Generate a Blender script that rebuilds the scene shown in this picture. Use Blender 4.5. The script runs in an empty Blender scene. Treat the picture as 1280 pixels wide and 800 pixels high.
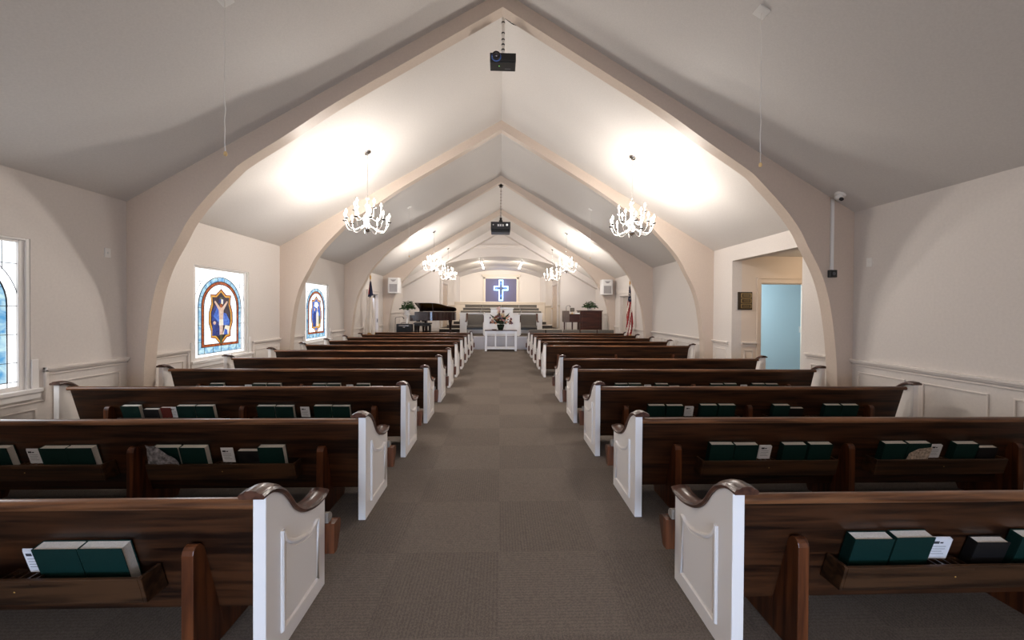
import bpy, math, random
from mathutils import Vector, Matrix
random.seed(7)
scene = bpy.context.scene
COL = scene.collection
PI = math.pi
sin, cos = math.sin, math.cos

# ------------------------------------------------------------------ materials
def nmat(name, col, rough=.5, metal=0., spec=.5, emit=None, estr=0., coat=0.):
    m = bpy.data.materials.new(name); m.use_nodes = True
    b = m.node_tree.nodes['Principled BSDF']
    b.inputs['Base Color'].default_value = (*col, 1)
    b.inputs['Roughness'].default_value = rough
    b.inputs['Metallic'].default_value = metal
    b.inputs['Specular IOR Level'].default_value = spec
    b.inputs['Coat Weight'].default_value = coat
    if emit:
        b.inputs['Emission Color'].default_value = (*emit, 1)
        b.inputs['Emission Strength'].default_value = estr
    return m

def N(m, t, **k):
    n = m.node_tree.nodes.new(t)
    for a, v in k.items(): setattr(n, a, v)
    return n
def L(m, a, b): m.node_tree.links.new(a, b)
def bsdf(m): return m.node_tree.nodes['Principled BSDF']

def ramp(m, fac, stops):
    r = N(m, 'ShaderNodeValToRGB'); L(m, fac, r.inputs[0])
    e = r.color_ramp.elements
    while len(e) < len(stops): e.new(.5)
    for i, (p, c) in enumerate(stops): e[i].position = p; e[i].color = (*c, 1)
    return r.outputs[0]

def speckled(name, col, amp=.06, scale=60, rough=.8, bump=.0, spec=.3):
    m = nmat(name, col, rough, spec=spec)
    tc = N(m, 'ShaderNodeTexCoord'); no = N(m, 'ShaderNodeTexNoise')
    no.inputs['Scale'].default_value = scale; no.inputs['Detail'].default_value = 4
    L(m, tc.outputs['Object'], no.inputs['Vector'])
    L(m, ramp(m, no.outputs[0], [(.3, tuple(c*(1-amp) for c in col)), (.7, tuple(min(1, c*(1+amp)) for c in col))]), bsdf(m).inputs['Base Color'])
    if bump:
        bu = N(m, 'ShaderNodeBump'); bu.inputs['Strength'].default_value = bump; bu.inputs['Distance'].default_value = .002
        L(m, no.outputs[0], bu.inputs['Height']); L(m, bu.outputs[0], bsdf(m).inputs['Normal'])
    return m

def wood(name, dark, light, rough=.22, axis=0, scale=1., coat=.25):
    m = nmat(name, light, rough, coat=coat, spec=.4)
    bsdf(m).inputs['Coat Roughness'].default_value = .12
    tc = N(m, 'ShaderNodeTexCoord'); mp = N(m, 'ShaderNodeMapping')
    s = [26*scale]*3; s[axis] = 1.6*scale
    mp.inputs['Scale'].default_value = s
    L(m, tc.outputs['Object'], mp.inputs['Vector'])
    n1 = N(m, 'ShaderNodeTexNoise'); n1.inputs['Scale'].default_value = 1.; n1.inputs['Detail'].default_value = 6; n1.inputs['Distortion'].default_value = .6
    L(m, mp.outputs[0], n1.inputs['Vector'])
    mp2 = N(m, 'ShaderNodeMapping'); s2 = [9*scale]*3; s2[axis] = .7*scale
    mp2.inputs['Scale'].default_value = s2
    L(m, tc.outputs['Object'], mp2.inputs['Vector'])
    w = N(m, 'ShaderNodeTexNoise'); w.inputs['Scale'].default_value = 1.; w.inputs['Detail'].default_value = 2; w.inputs['Distortion'].default_value = 2.5
    L(m, mp2.outputs[0], w.inputs['Vector'])
    mx = N(m, 'ShaderNodeMath', operation='MULTIPLY_ADD'); mx.inputs[1].default_value = .6
    ml = N(m, 'ShaderNodeMath', operation='MULTIPLY'); ml.inputs[1].default_value = .4
    L(m, w.outputs[0], ml.inputs[0]); L(m, n1.outputs[0], mx.inputs[0]); L(m, ml.outputs[0], mx.inputs[2])
    mid = tuple((a+b)/2 for a, b in zip(dark, light))
    L(m, ramp(m, mx.outputs[0], [(.41, dark), (.5, mid), (.59, light)]), bsdf(m).inputs['Base Color'])
    return m

M = {}
M['wall'] = speckled('wall_cream_paint', (.68, .63, .59), .03, 40, .75, .05)
M['arch'] = speckled('arch_tan_paint', (.585, .485, .405), .03, 40, .42, .05)
M['ceil'] = speckled('ceiling_paint', (.655, .622, .59), .035, 60, .6, .08)
M['trimw'] = nmat('cream_trim_paint', (.72, .66, .61), .45)
M['white'] = nmat('white_semigloss_paint', (.80, .77, .74), .35)
M['tablew'] = nmat('bright_white_table_paint', (.88, .88, .9), .35)
M['postw'] = nmat('pew_white_paint', (.86, .81, .765), .38)
M['beige'] = nmat('beige_door_paint', (.66, .53, .41), .45)
M['beadb'] = nmat('beige_panel_paint', (.62, .54, .45), .5)
M['wood'] = wood('dark_walnut_wood', (.009, .003, .0012), (.060, .0215, .008), .36, 0, coat=.10)
M['woodz'] = wood('upright_walnut_wood', (.045, .013, .005), (.14, .042, .013), .35, 2, coat=.06)
M['rail'] = wood('toplit_rail_walnut', (.06, .021, .008), (.21, .085, .033), .32, 0, coat=.12)  # walnut lightened: light from above put into the rail's colour
M['rack'] = wood('rack_walnut_wood', (.018, .0075, .003), (.07, .031, .013), .4, 0, coat=.05)
M['cap'] = wood('armrest_walnut_wood', (.04, .015, .009), (.105, .044, .026), .3, 1, coat=.12)
M['piano'] = wood('polished_mahogany', (.010, .0035, .003), (.03, .009, .0065), .2, 0, coat=.35)
M['organ'] = wood('organ_cherry_wood', (.03, .008, .004), (.08, .021, .011), .35, 0, coat=.1)
M['tan'] = wood('tan_oak_wood', (.32, .2, .1), (.5, .34, .19), .4, 0)
M['grey'] = speckled('grey_upholstery', (.145, .128, .11), .25, 250, .95, .2, .1)
M['cush'] = speckled('taupe_cushion_fabric', (.26, .23, .2), .2, 250, .95, .2, .1)
M['green'] = speckled('green_book_cloth', (.002, .022, .018), .25, 300, .55, .1, .3)
M['black'] = nmat('black_leatherette', (.008, .007, .007), .5)
M['redb'] = nmat('maroon_book_cover', (.13, .02, .015), .5)
M['page'] = speckled('book_page_edges', (.72, .67, .6), .1, 200, .9)
M['card'] = nmat('white_card_stock', (.72, .72, .74), .8)
M['ink'] = nmat('dark_ink', (.04, .04, .05), .8)
M['blackp'] = nmat('black_plastic', (.012, .012, .013), .4)
M['greyp'] = nmat('grey_plastic', (.09, .09, .10), .45)
M['whitep'] = nmat('white_plastic', (.78, .76, .73), .4)
M['grille'] = speckled('grey_speaker_grille', (.36, .34, .33), .3, 400, .7)
M['chrome'] = nmat('brushed_nickel', (.55, .52, .5), .22, 1.)
M['silver'] = nmat('polished_nickel_arm', (.8, .77, .74), .2, .8)
M['dark'] = nmat('dark_bronze', (.03, .026, .024), .35, .6)
M['ivory'] = nmat('glowing_ivory_sleeve', (.85, .82, .76), .4, emit=(1, .93, .82), estr=.25)  # sleeve given a faint glow of its own, as if lit by its bulb
M['bulb'] = nmat('lit_bulb_glass', (1, .95, .85), .3, emit=(1, .92, .8), estr=8)
M['bulb'].cycles.emission_sampling = 'NONE'
M['spot'] = nmat('lit_spot_lamp', (1, 1, 1), .3, emit=(1, .93, .82), estr=25)
M['lens'] = nmat('projector_lens_glass', (.02, .025, .05), .05, coat=1)
M['lensr'] = nmat('blue_lens_ring', (.08, .18, .55), .3)
M['brassy'] = nmat('yellow_brass', (.65, .42, .12), .35, .6)
M['cord'] = nmat('white_cord', (.75, .72, .68), .8)
M['woodk'] = nmat('pale_wood_knob', (.72, .5, .22), .5)
M['leaf'] = speckled('leaf_green', (.025, .075, .015), .5, 30, .5)
M['leafd'] = speckled('dark_leaf_green', (.012, .035, .012), .5, 30, .5)
M['pot'] = nmat('white_glazed_pot', (.7, .67, .63), .3)
M['vase'] = nmat('dark_green_vase', (.01, .02, .012), .15)
M['navy'] = nmat('navy_flag_cloth', (.008, .012, .045), .8)
M['red'] = nmat('red_flag_cloth', (.28, .012, .014), .8)
M['flagw'] = nmat('white_flag_cloth', (.75, .68, .6), .8)
M['gold'] = nmat('gold_fringe', (.6, .33, .06), .6)
M['crossb'] = nmat('dark_blue_cross_paint', (.004, .022, .085), .35)
M['led'] = nmat('blue_neon_light', (.5, .75, 1), .4, emit=(.42, .74, 1.), estr=1.9)
M['panel'] = nmat('mauve_backing_panel', (.12, .11, .19), .6)
M['bluewall'] = nmat('pale_blue_wall_paint', (.52, .66, .72), .7)
M['daypane'] = nmat('daylit_door_glass', (.6, .66, .8), .1, emit=(.60, .70, 1.), estr=2.2)
M['plaqueb'] = nmat('dark_plaque_board', (.03, .018, .01), .35)
M['plaqueg'] = nmat('brass_plaque_plate', (.35, .26, .12), .4, .7)
M['crump'] = speckled('patterned_silver_paper', (.2, .19, .2), .85, 38, .3)
M['leafl'] = speckled('brown_floral_paper', (.5, .4, .32), .5, 60, .7)
M['ebony'] = nmat('ebony_black_lacquer', (.006, .005, .005), .15, coat=.5)
M['keys'] = nmat('ivory_keys', (.8, .77, .7), .3)

# carpet: square tiles laid with the pile turned a quarter each time
def carpet(name, base, tile=.61):
    m = nmat(name, base, .95, spec=.1)
    tc = N(m, 'ShaderNodeTexCoord'); ck = N(m, 'ShaderNodeTexChecker')
    mp = N(m, 'ShaderNodeMapping'); mp.inputs['Location'].default_value = (0.01, .12, .31)
    L(m, tc.outputs['Object'], mp.inputs['Vector'])
    ck.inputs['Scale'].default_value = 1/tile
    L(m, mp.outputs[0], ck.inputs['Vector'])
    def wav(d):
        w = N(m, 'ShaderNodeTexWave', bands_direction=d); w.inputs['Scale'].default_value = 16; w.inputs['Distortion'].default_value = 9
        w.inputs['Detail'].default_value = 3; w.inputs['Detail Scale'].default_value = 6
        L(m, tc.outputs['Object'], w.inputs['Vector']); return w
    wx, wy = wav('X'), wav('Y')
    mx = N(m, 'ShaderNodeMix'); mx.data_type = 'FLOAT'
    L(m, ck.outputs['Fac'], mx.inputs['Factor']); L(m, wx.outputs['Fac'], mx.inputs['A']); L(m, wy.outputs['Fac'], mx.inputs['B'])
    no = N(m, 'ShaderNodeTexNoise'); no.inputs['Scale'].default_value = 140; no.inputs['Detail'].default_value = 3
    L(m, tc.outputs['Object'], no.inputs['Vector'])
    ad = N(m, 'ShaderNodeMath', operation='MULTIPLY_ADD'); ad.inputs[1].default_value = .4
    L(m, mx.outputs['Result'], ad.inputs[0])
    m2 = N(m, 'ShaderNodeMath', operation='MULTIPLY'); m2.inputs[1].default_value = .55
    L(m, no.outputs[0], m2.inputs[0]); L(m, m2.outputs[0], ad.inputs[2])
    ad2 = N(m, 'ShaderNodeMath', operation='MULTIPLY_ADD'); ad2.inputs[1].default_value = .10
    L(m, ck.outputs['Fac'], ad2.inputs[0]); L(m, ad.outputs[0], ad2.inputs[2])
    col = ramp(m, ad2.outputs[0], [(.12, tuple(c*.62 for c in base)), (.55, base), (.98, tuple(c*1.4 for c in base))])
    L(m, col, bsdf(m).inputs['Base Color'])
    bu = N(m, 'ShaderNodeBump'); bu.inputs['Strength'].default_value = .2; bu.inputs['Distance'].default_value = .003
    L(m, ad.outputs[0], bu.inputs['Height']); L(m, bu.outputs[0], bsdf(m).inputs['Normal'])
    return m
M['carpet'] = carpet('brown_carpet_tiles', (.165, .136, .114), .64)
M['carpetd'] = carpet('shaded_step_carpet', (.055, .047, .042), .64)  # step carpet darkened: shade on the risers put into the colour

def glass(name, c1, c2, s, scale=7):
    m = nmat(name, c1, .12)
    tc = N(m, 'ShaderNodeTexCoord'); no = N(m, 'ShaderNodeTexNoise')
    no.inputs['Scale'].default_value = scale; no.inputs['Detail'].default_value = 3; no.inputs['Distortion'].default_value = 1.5
    L(m, tc.outputs['Object'], no.inputs['Vector'])
    c = ramp(m, no.outputs[0], [(.35, c1), (.65, c2)])
    b = bsdf(m); b.inputs['Base Color'].default_value = (.04, .04, .04, 1)
    L(m, c, b.inputs['Emission Color']); b.inputs['Emission Strength'].default_value = s
    return m
G_ = {
 'white': glass('lit_white_glass', (.9, .95, 1.), (1, 1, 1), 1.6),
 'blue': glass('lit_streaky_blue_glass', (.10, .38, .72), (.62, .88, .95), 1.0, 7),
 'orange': glass('lit_amber_glass', (.36, .035, .01), (.75, .17, .02), .75, 14),
 'gold': glass('lit_gold_glass', (.85, .35, .03), (.9, .55, .08), .9, 14),
 'deep': glass('lit_deep_blue_glass', (.01, .015, .13), (.03, .09, .5), .7, 12),
 'royal': glass('lit_royal_blue_glass', (.03, .1, .6), (.12, .3, .9), .8, 12),
 'plum': glass('lit_plum_glass', (.02, .012, .03), (.07, .04, .07), .7, 12),
 'skin': glass('lit_pale_glass', (.75, .45, .33), (.9, .7, .58), .9, 10),
 'cream': glass('lit_cream_glass', (.9, .8, .62), (1, .95, .85), .95, 10),
 'olive': glass('lit_olive_glass', (.05, .06, .02), (.2, .22, .07), .7, 14),
 'lead': nmat('lead_came', (.05, .05, .06), .5, .5),
}

# ------------------------------------------------------------------ mesh builder
class MB:
    def __init__(s): s.v = []; s.f = []; s.m = []
    def add(s, vs, fs, mi=0, tf=None):
        o = len(s.v)
        s.v += [tuple(tf @ Vector(p)) for p in vs] if tf else [tuple(p) for p in vs]
        for f in fs: s.f.append(tuple(i+o for i in f)); s.m.append(mi)
        return s
    def box(s, x0, x1, y0, y1, z0, z1, mi=0, tf=None):
        if x0 > x1: x0, x1 = x1, x0
        if y0 > y1: y0, y1 = y1, y0
        if z0 > z1: z0, z1 = z1, z0
        vs = [(x0,y0,z0),(x1,y0,z0),(x1,y1,z0),(x0,y1,z0),(x0,y0,z1),(x1,y0,z1),(x1,y1,z1),(x0,y1,z1)]
        return s.add(vs, [(3,2,1,0),(4,5,6,7),(0,1,5,4),(1,2,6,5),(2,3,7,6),(3,0,4,7)], mi, tf)
    def prism(s, poly, axis, a, b, mi=0, tf=None):
        # polygon in the plane across `axis`; for x: (y,z), y: (x,z), z: (x,y)
        def P(p, h): return {'x': (h, p[0], p[1]), 'y': (p[0], h, p[1]), 'z': (p[0], p[1], h)}[axis]
        n = len(poly)
        ar = sum(poly[i][0]*poly[(i+1) % n][1]-poly[(i+1) % n][0]*poly[i][1] for i in range(n))
        if (ar < 0) != (axis == 'y'): poly = poly[::-1]
        if a > b: a, b = b, a
        vs = [P(p, a) for p in poly]+[P(p, b) for p in poly]
        fs = [tuple(range(n-1, -1, -1)), tuple(range(n, 2*n))]+[(i, (i+1) % n, n+(i+1) % n, n+i) for i in range(n)]
        return s.add(vs, fs, mi, tf)
    def tube(s, path, r, n=8, mi=0, closed=False):
        path = [Vector(p) for p in path]; k = len(path)
        rs = r if isinstance(r, (list, tuple)) else [r]*k
        vs = []; up = Vector((.123, .37, .92)).normalized()
        for i, p in enumerate(path):
            t = (path[min(i+1, k-1)]-path[max(i-1, 0)]) if not closed else (path[(i+1) % k]-path[i-1])
            t = t.normalized() if t.length > 1e-9 else Vector((0, 0, 1))
            a = t.cross(up)
            if a.length < 1e-3: a = t.cross(Vector((1, 0, 0)))
            a.normalize(); b = t.cross(a)
            for j in range(n):
                q = 2*PI*j/n; vs.append(p+(a*cos(q)+b*sin(q))*rs[i])
        fs = []
        for i in range(k if closed else k-1):
            for j in range(n):
                i2 = (i+1) % k
                fs.append((i*n+(j+1) % n, i2*n+(j+1) % n, i2*n+j, i*n+j)[::-1])
        if not closed:
            fs.append(tuple(range(n))); fs.append(tuple(range(k*n-1, (k-1)*n-1, -1)))
        return s.add(vs, fs, mi)
    def lathe(s, prof, c=(0, 0, 0), n=20, mi=0, tf=None):
        vs = []; k = len(prof)
        for r, z in prof:
            for j in range(n):
                q = 2*PI*j/n; vs.append((c[0]+r*cos(q), c[1]+r*sin(q), c[2]+z))
        fs = [(i*n+j, i*n+(j+1) % n, (i+1)*n+(j+1) % n, (i+1)*n+j) for i in range(k-1) for j in range(n)]
        fs.append(tuple(range(n-1, -1, -1))); fs.append(tuple(range((k-1)*n, k*n)))
        return s.add(vs, fs, mi, tf)
    def cyl(s, p0, p1, r, n=14, mi=0): return s.tube([p0, p1], r, n, mi)
    def ball(s, c, r, n=12, mi=0, sz=1.):
        k = max(5, n//2)
        return s.lathe([(max(1e-4, r*sin(PI*i/k)), -r*sz*cos(PI*i/k)) for i in range(k+1)], c, n, mi)
    def sweep(s, path, prof, mi=0, sgn=1, x=0.):
        # path: (y,z) points; prof: (dx, dn) open ring across the path
        vs = []; k = len(path); n = len(prof)
        for i in range(k):
            a = path[max(i-1, 0)]; b = path[min(i+1, k-1)]
            ty, tz = b[0]-a[0], b[1]-a[1]; l = math.hypot(ty, tz); ny, nz = -tz/l, ty/l
            for dx, dn in prof: vs.append((x+sgn*dx, path[i][0]+ny*dn, path[i][1]+nz*dn))
        fs = [(i*n+j, i*n+(j+1) % n, (i+1)*n+(j+1) % n, (i+1)*n+j) for i in range(k-1) for j in range(n)]
        fs += [tuple(range(n-1, -1, -1)), tuple(range((k-1)*n, k*n))]
        return s.add(vs, fs, mi)

def base_of(p):
    v = Vector((0, 0, 0))
    while p is not None: v += p.location; p = p.parent
    return v

def obj(name, g, mats, parent=None, bevel=0., smooth=None, world=True, seg=2, label=None):
    """one mesh object; world=True: geometry is given in world coordinates"""
    if not isinstance(mats, (list, tuple)): mats = [mats]
    o_ = base_of(parent) if (parent is not None and world) else Vector((0, 0, 0))
    me = bpy.data.meshes.new(name)
    me.from_pydata([tuple(Vector(p)-o_) for p in g.v], [], g.f)
    for m in mats: me.materials.append(m)
    me.polygons.foreach_set('material_index', g.m)
    import bmesh
    bm = bmesh.new(); bm.from_mesh(me); bmesh.ops.recalc_face_normals(bm, faces=bm.faces); bm.to_mesh(me); bm.free()
    me.update()
    if smooth is not None:
        me.polygons.foreach_set('use_smooth', [True]*len(me.polygons))
        me.set_sharp_from_angle(angle=math.radians(smooth))
    o = bpy.data.objects.new(name, me); COL.objects.link(o)
    if parent is not None: o.parent = parent
    if bevel:
        b = o.modifiers.new('bevel', 'BEVEL'); b.width = bevel; b.segments = seg; b.limit_method = 'ANGLE'; b.angle_limit = math.radians(40)
        b.harden_normals = False
    if label: o['label'] = label
    return o

def tag(o, label, cat, group=None, kind=None):
    o['label'] = label; o['category'] = cat
    if group: o['group'] = group
    if kind: o['kind'] = kind
    return o
def thing(name, loc, label, cat, group=None):
    o = bpy.data.objects.new(name, None); COL.objects.link(o); o.location = loc; o.empty_display_size = .1
    return tag(o, label, cat, group)
def struct(name, g, mats, bevel=0., smooth=None, parent=None):
    o = obj(name, g, mats, parent, bevel, smooth)
    if parent is None: o['kind'] = 'structure'
    return o
def dup(o, parent=None):
    c = o.copy(); COL.objects.link(c); c.parent = parent
    for ch in list(o.children): dup(ch, c)
    return c

def smoothpath(pts, k=6):
    out = []
    n = len(pts)
    for i in range(n-1):
        p0, p1, p2, p3 = pts[max(i-1, 0)], pts[i], pts[i+1], pts[min(i+2, n-1)]
        for j in range(k):
            t = j/k
            out.append(tuple(.5*((2*b)+(-a+c)*t+(2*a-5*b+4*c-d)*t*t+(-a+3*b-3*c+d)*t**3) for a, b, c, d in zip(p0, p1, p2, p3)))
    out.append(tuple(pts[-1])); return out

# ------------------------------------------------------------------ the shell
W = 4.75; ZW = 2.896; ZR = 5.696; SL = (ZR-ZW)/W
BAY = 3.3735; D = [5.004, 8.378, 11.78, 15.65]     # arch planes
YG = 18.9                                              # gable wall before the choir recess
YB = -5.0                                              # rear wall behind the camera
def zc(x): return ZR-SL*abs(x)

g = MB().box(-W-.2, 8.4, YB-.2, 15.1, -.12, 0); struct('floor', g, M['carpet'])

g = MB()
for s in (-1, 1):
    p = [(0, ZR), (0, ZR+.12), (s*(W+.25), zc(W+.25)+.12), (s*(W+.25), zc(W+.25))]
    g.prism(p, 'y', YB-.2, YG+.1)
struct('ceiling', g, M['ceil'])

def wall_with_holes(side, holes):
    g = MB(); x0, x1 = side*W, side*(W+.2); y = YB
    for (a, b, z0, z1) in sorted(holes):
        g.box(x0, x1, y, a, 0, ZW+.05)
        if z0 > 0: g.box(x0, x1, a, b, 0, z0)
        g.box(x0, x1, a, b, z1, ZW+.05); y = b
    g.box(x0, x1, y, YG, 0, ZW+.05)
    return g
WINS = [(2.70, 4.01), (6.06, 7.36), (9.46, 10.76)]
WZ0, WZ1 = .72, 2.235
DO = (13.85, 14.95, 0, 2.12)
struct('wall_left', wall_with_holes(-1, [(a, b, WZ0, WZ1) for a, b in WINS]+[DO]), M['wall'])
ALC = (5.88, 7.698, 0, 2.59)
struct('wall_right', wall_with_holes(1, [ALC, DO]), M['wall'])
# rear wall behind the viewer, with an unseen glazed entrance assumed for its bluish daylight
g = MB()
g.prism([(-W-.2, 0), (W+.2, 0), (W+.2, zc(W+.2)), (0, ZR), (-W-.2, zc(W+.2))], 'y', YB-.2, YB)
struct('wall_rear', g, M['wall'])
for i, xc in enumerate((-1.45, 0.0, 1.45)):
    d = struct('door_%d' % (i+4), MB().box(xc-.66, xc+.66, YB, YB+.04, .02, 2.25), M['white'])  # entrance doors assumed, out of view
    obj('glass_pane', MB().box(xc-.54, xc+.54, YB+.04, YB+.05, .2, 2.12), nmat('assumed_entrance_glass', (.6, .66, .8), .1, emit=(.62, .72, 1.), estr=2.6), d)  # glowing pane added as an unseen bluish daylight source

# arches
prof = [(4.55, 0), (4.545, .5), (4.53, .885), (4.482, 1.34), (4.41, 1.74), (4.30, 2.08), (4.12, 2.425), (4.0, 2.655), (3.79, 2.935), (3.46, 3.285), (3.29, 3.435), (2.75, 3.79), (2.24, 4.14), (1.835, 4.393), (1.5, 4.594), (.765, 5.035), (.3, 5.314), (0, 5.494)]
cur = [prof[0]]+smoothpath(prof[1:], 5)
def arch_mb(y0, th=.17):
    g = MB()
    for s in (-1, 1):
        pts = [(s*x, z) for x, z in cur]
        outer = [(0, ZR+.03), (s*(W+.02), zc(W+.02)+.03), (s*(W+.02), 0)]
        g.prism(pts+outer, 'y', y0, y0+th)
    return g
for i, d in enumerate(D):
    struct('trim_%d' % (i+1), arch_mb(d), M['arch'], smooth=30)
# sloping beam just before the gable wall
g = MB()
for s in (-1, 1):
    g.prism([(0, ZR+.02), (s*(W+.02), zc(W)+.02), (s*(W+.02), zc(W)-.30), (0, ZR-.34)], 'y', YG-.42, YG-.02)
struct('trim_5', g, M['wall'])

# gable wall with the segmental opening of the choir recess
HW = 2.99
def arcz(x, hw=HW, z0=3.70, z1=4.2): return z1-(z1-z0)*(x/hw)**2
g = MB(); nx = 40
xs = [-W]+[-HW+2*HW*i/nx for i in range(nx+1)]+[W]
for a, b in zip(xs[:-1], xs[1:]):
    if a < -HW+1e-6 and b < -HW+1e-6 or a > HW-1e-6 and b > HW-1e-6: za = zb = 0.
    else: za, zb = arcz(a), arcz(b)
    g.prism([(a, za), (b, zb), (b, zc(b)+.02), (a, zc(a)+.02)], 'y', YG, YG+.12)
struct('wall_front', g, M['wall'], smooth=40)
g = MB().box(-1.47, 1.55, YG-.04, YG, 4.60, 4.74).box(-1.50, 1.58, YG-.07, YG, 4.70, 4.76)
struct('trim_6', g, M['trimw'], bevel=.01)
YK = 25.3; HB = 2.65
g = MB().box(-3.1, 3.1, YK, YK+.15, 0, 4.4); struct('wall_choir', g, M['wall'])
for nm, s in (('wall_choir_left', -1), ('wall_choir_right', 1)):
    g = MB().prism([(s*HW, YG), (s*HB, YK), (s*(HB+.3), YK), (s*(HW+.3), YG+.1)], 'z', 0, 4.0); struct(nm, g, M['wall'])
g = MB(); nx = 36
for i in range(nx):
    a, b = -1+2*i/nx, -1+2*(i+1)/nx
    vs = []
    for t in (a, b):
        for hw, y in ((HW+.03, YG+.02), (HB+.03, YK)):
            z = arcz(t*HW); vs += [(t*hw, y, z), (t*hw, y, z+.1)]
    g.add(vs, [(0, 2, 6, 4), (1, 5, 7, 3), (0, 1, 3, 2), (4, 6, 7, 5), (0, 4, 5, 1), (2, 3, 7, 6)])
struct('ceiling_choir', g, M['ceil'], smooth=60)

# platform and steps
g = MB().box(-W, W, 15.12, YG, 0, .5); struct('floor_platform', g, M['carpet'])
g = MB().box(-W, W, 15.07, 15.12, 0, .44).box(-W, W, 15.05, 15.12, .44, .51)
for x in [-4.2+.62*i for i in range(14)]:
    for (a, b, c, d) in ((x, x+.5, .07, .085), (x, x+.5, .36, .375), (x, x+.015, .07, .375), (x+.485, x+.5, .07, .375)):
        g.box(a, b, 15.055, 15.07, c, d)
struct('baseboard_platform', g, nmat('platform_shaded_white', (.54, .51, .52), .4), bevel=.004)  # white fascia greyed, its shade put into the colour
g = MB().box(-HW, HW, YG, YK, 0, .64); struct('floor_choir', g, M['carpet'])
for s, nm in ((-1, 'left'), (1, 'right')):
    g = MB().box(s*1.85, s*2.78, 17.55, YG, .5, .66).box(s*1.85, s*2.46, 17.85, YG+.5, .66, .84).box(s*1.85, s*2.2, 18.15, YG+1, .84, 1.0)
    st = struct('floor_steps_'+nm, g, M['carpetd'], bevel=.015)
    for a, b, c, e, zt in ((1.85, 2.79, 17.54, 17.86, .66), (1.85, 2.47, 17.84, 18.16, .84), (1.85, 2.21, 18.14, YG+.9, 1.0)):
        obj('tread', MB().box(s*a, s*b, c, e, zt, zt+.03), M['beadb'], st, bevel=.006)  # pale slabs stand in for light falling on the treads

# chair rails, lower rails round the windows, wainscot panels
def rail_and_panels(side):
    g = MB(); X = side*W
    def bx(y0, y1, z0, z1, t=.022): g.box(X, X-side*t, y0, y1, z0, z1)
    segs = []
    cuts = [(d-.001, d+.171) for d in D]
    holes = [(a, b, 'w') for a, b in WINS] if side < 0 else [(ALC[0], ALC[1], 'd')]
    holes.append((DO[0], DO[1], 'd'))
    y = YB+.02
    for a, b in cuts: segs.append((y, a)); y = b
    segs.append((y, YG))
    z0off = lambda a: .5 if a > 15.2 else 0
    for a, b in segs:
        zo = z0off(a); rz = .925+zo if zo else .925
        parts = [(a, b)]; wins = []
        for (p, q, k) in holes:
            if p > a and q < b:
                m_ = .10 if k == 'w' else .10
                if k == 'w': wins.append((p-m_, q+m_))
                parts = [r for (u, v) in parts for r in ((u, p-m_), (q+m_, v))] if (a < p < b) else parts
        for u, v in parts:
            if v-u < .05: continue
            bx(u, v, rz-.03, rz, .045); bx(u, v, rz-.05, rz-.03, .03); bx(u, v, rz-.085, rz-.07, .014)
            bx(u, v, zo, zo+.11, .016)
            n = max(1, round((v-u)/.75)); w = (v-u)/n
            for i in range(n):
                p, q = u+i*w+.09, u+(i+1)*w-.09
                if q-p < .06: continue
                c, d = zo+.2, rz-.16
                for r in ((p, q, c, c+.018), (p, q, d-.018, d), (p, p+.018, c+.018, d-.018), (q-.018, q, c+.018, d-.018)): bx(*r, .013)
        for u, v in wins:   # the rail drops and runs on below the sill
            zl = WZ0-.05
            bx(u-.03, u, zl-.09, rz, .03); bx(v, v+.03, zl-.09, rz, .03)
            bx(u-.03, v+.03, zl-.09, zl-.075, .016)
            bx(u, v, 0, .11, .016)
            for p, q in ((u+.06, (u+v)/2-.06), ((u+v)/2+.06, v-.06)):
                for r in ((p, q, .2, .218), (p, q, .5, .518), (p, p+.018, .218, .5), (q-.018, q, .218, .5)): bx(*r, .013)
    return g
struct('trim_7', rail_and_panels(-1), M['trimw'], bevel=.004)
struct('trim_8', rail_and_panels(1), M['trimw'], bevel=.004)
# wainscot of the front wall beside the recess and of the recess itself
g = MB()
for s in (-1, 1):
    g.box(s*3.03, s*W, YG-.04, YG, 1.39, 1.425).box(s*3.03, s*W, YG-.02, YG, 1.33, 1.35)
    for a in (3.1, 3.9):
        for r in ((a, a+.7, .66, .68), (a, a+.7, 1.25, 1.27), (a, a+.02, .66, 1.27), (a+.68, a+.7, .66, 1.27)):
            g.box(s*r[0], s*r[1], YG-.014, YG, r[2], r[3])
struct('trim_9', g, M['trimw'], bevel=.004)
def sidex(y): return HW+(HB-HW)*(y-YG)/(YK-YG)
g = MB()
for s in (-1, 1):
    def sl(y0, y1, z0, z1, t): g.prism([(s*sidex(y0), y0), (s*sidex(y1), y1), (s*(sidex(y1)-t), y1), (s*(sidex(y0)-t), y0)], 'z', z0, z1)
    for a, b in ((YG+.05, 19.3), (21.08, 23.2)):
        sl(a, b, .64, 1.78, .012); sl(a, b, 1.78, 1.83, .05); sl(a, b, 1.72, 1.74, .03)
        y = a+.05
        while y < b-.03: sl(y, y+.03, .66, 1.72, .026); y += .17
struct('trim_10', g, M['beadb'], bevel=.003)
g = MB().box(-2.74, 2.74, 23.25, 23.33, .64, 1.99).box(-2.74, 2.74, 23.2, 23.36, 1.99, 2.05).box(-2.74, 2.74, 23.22, 23.25, 1.9, 1.94)
struct('wall_choir_screen', g, M['beadb'], bevel=.006)

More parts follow.
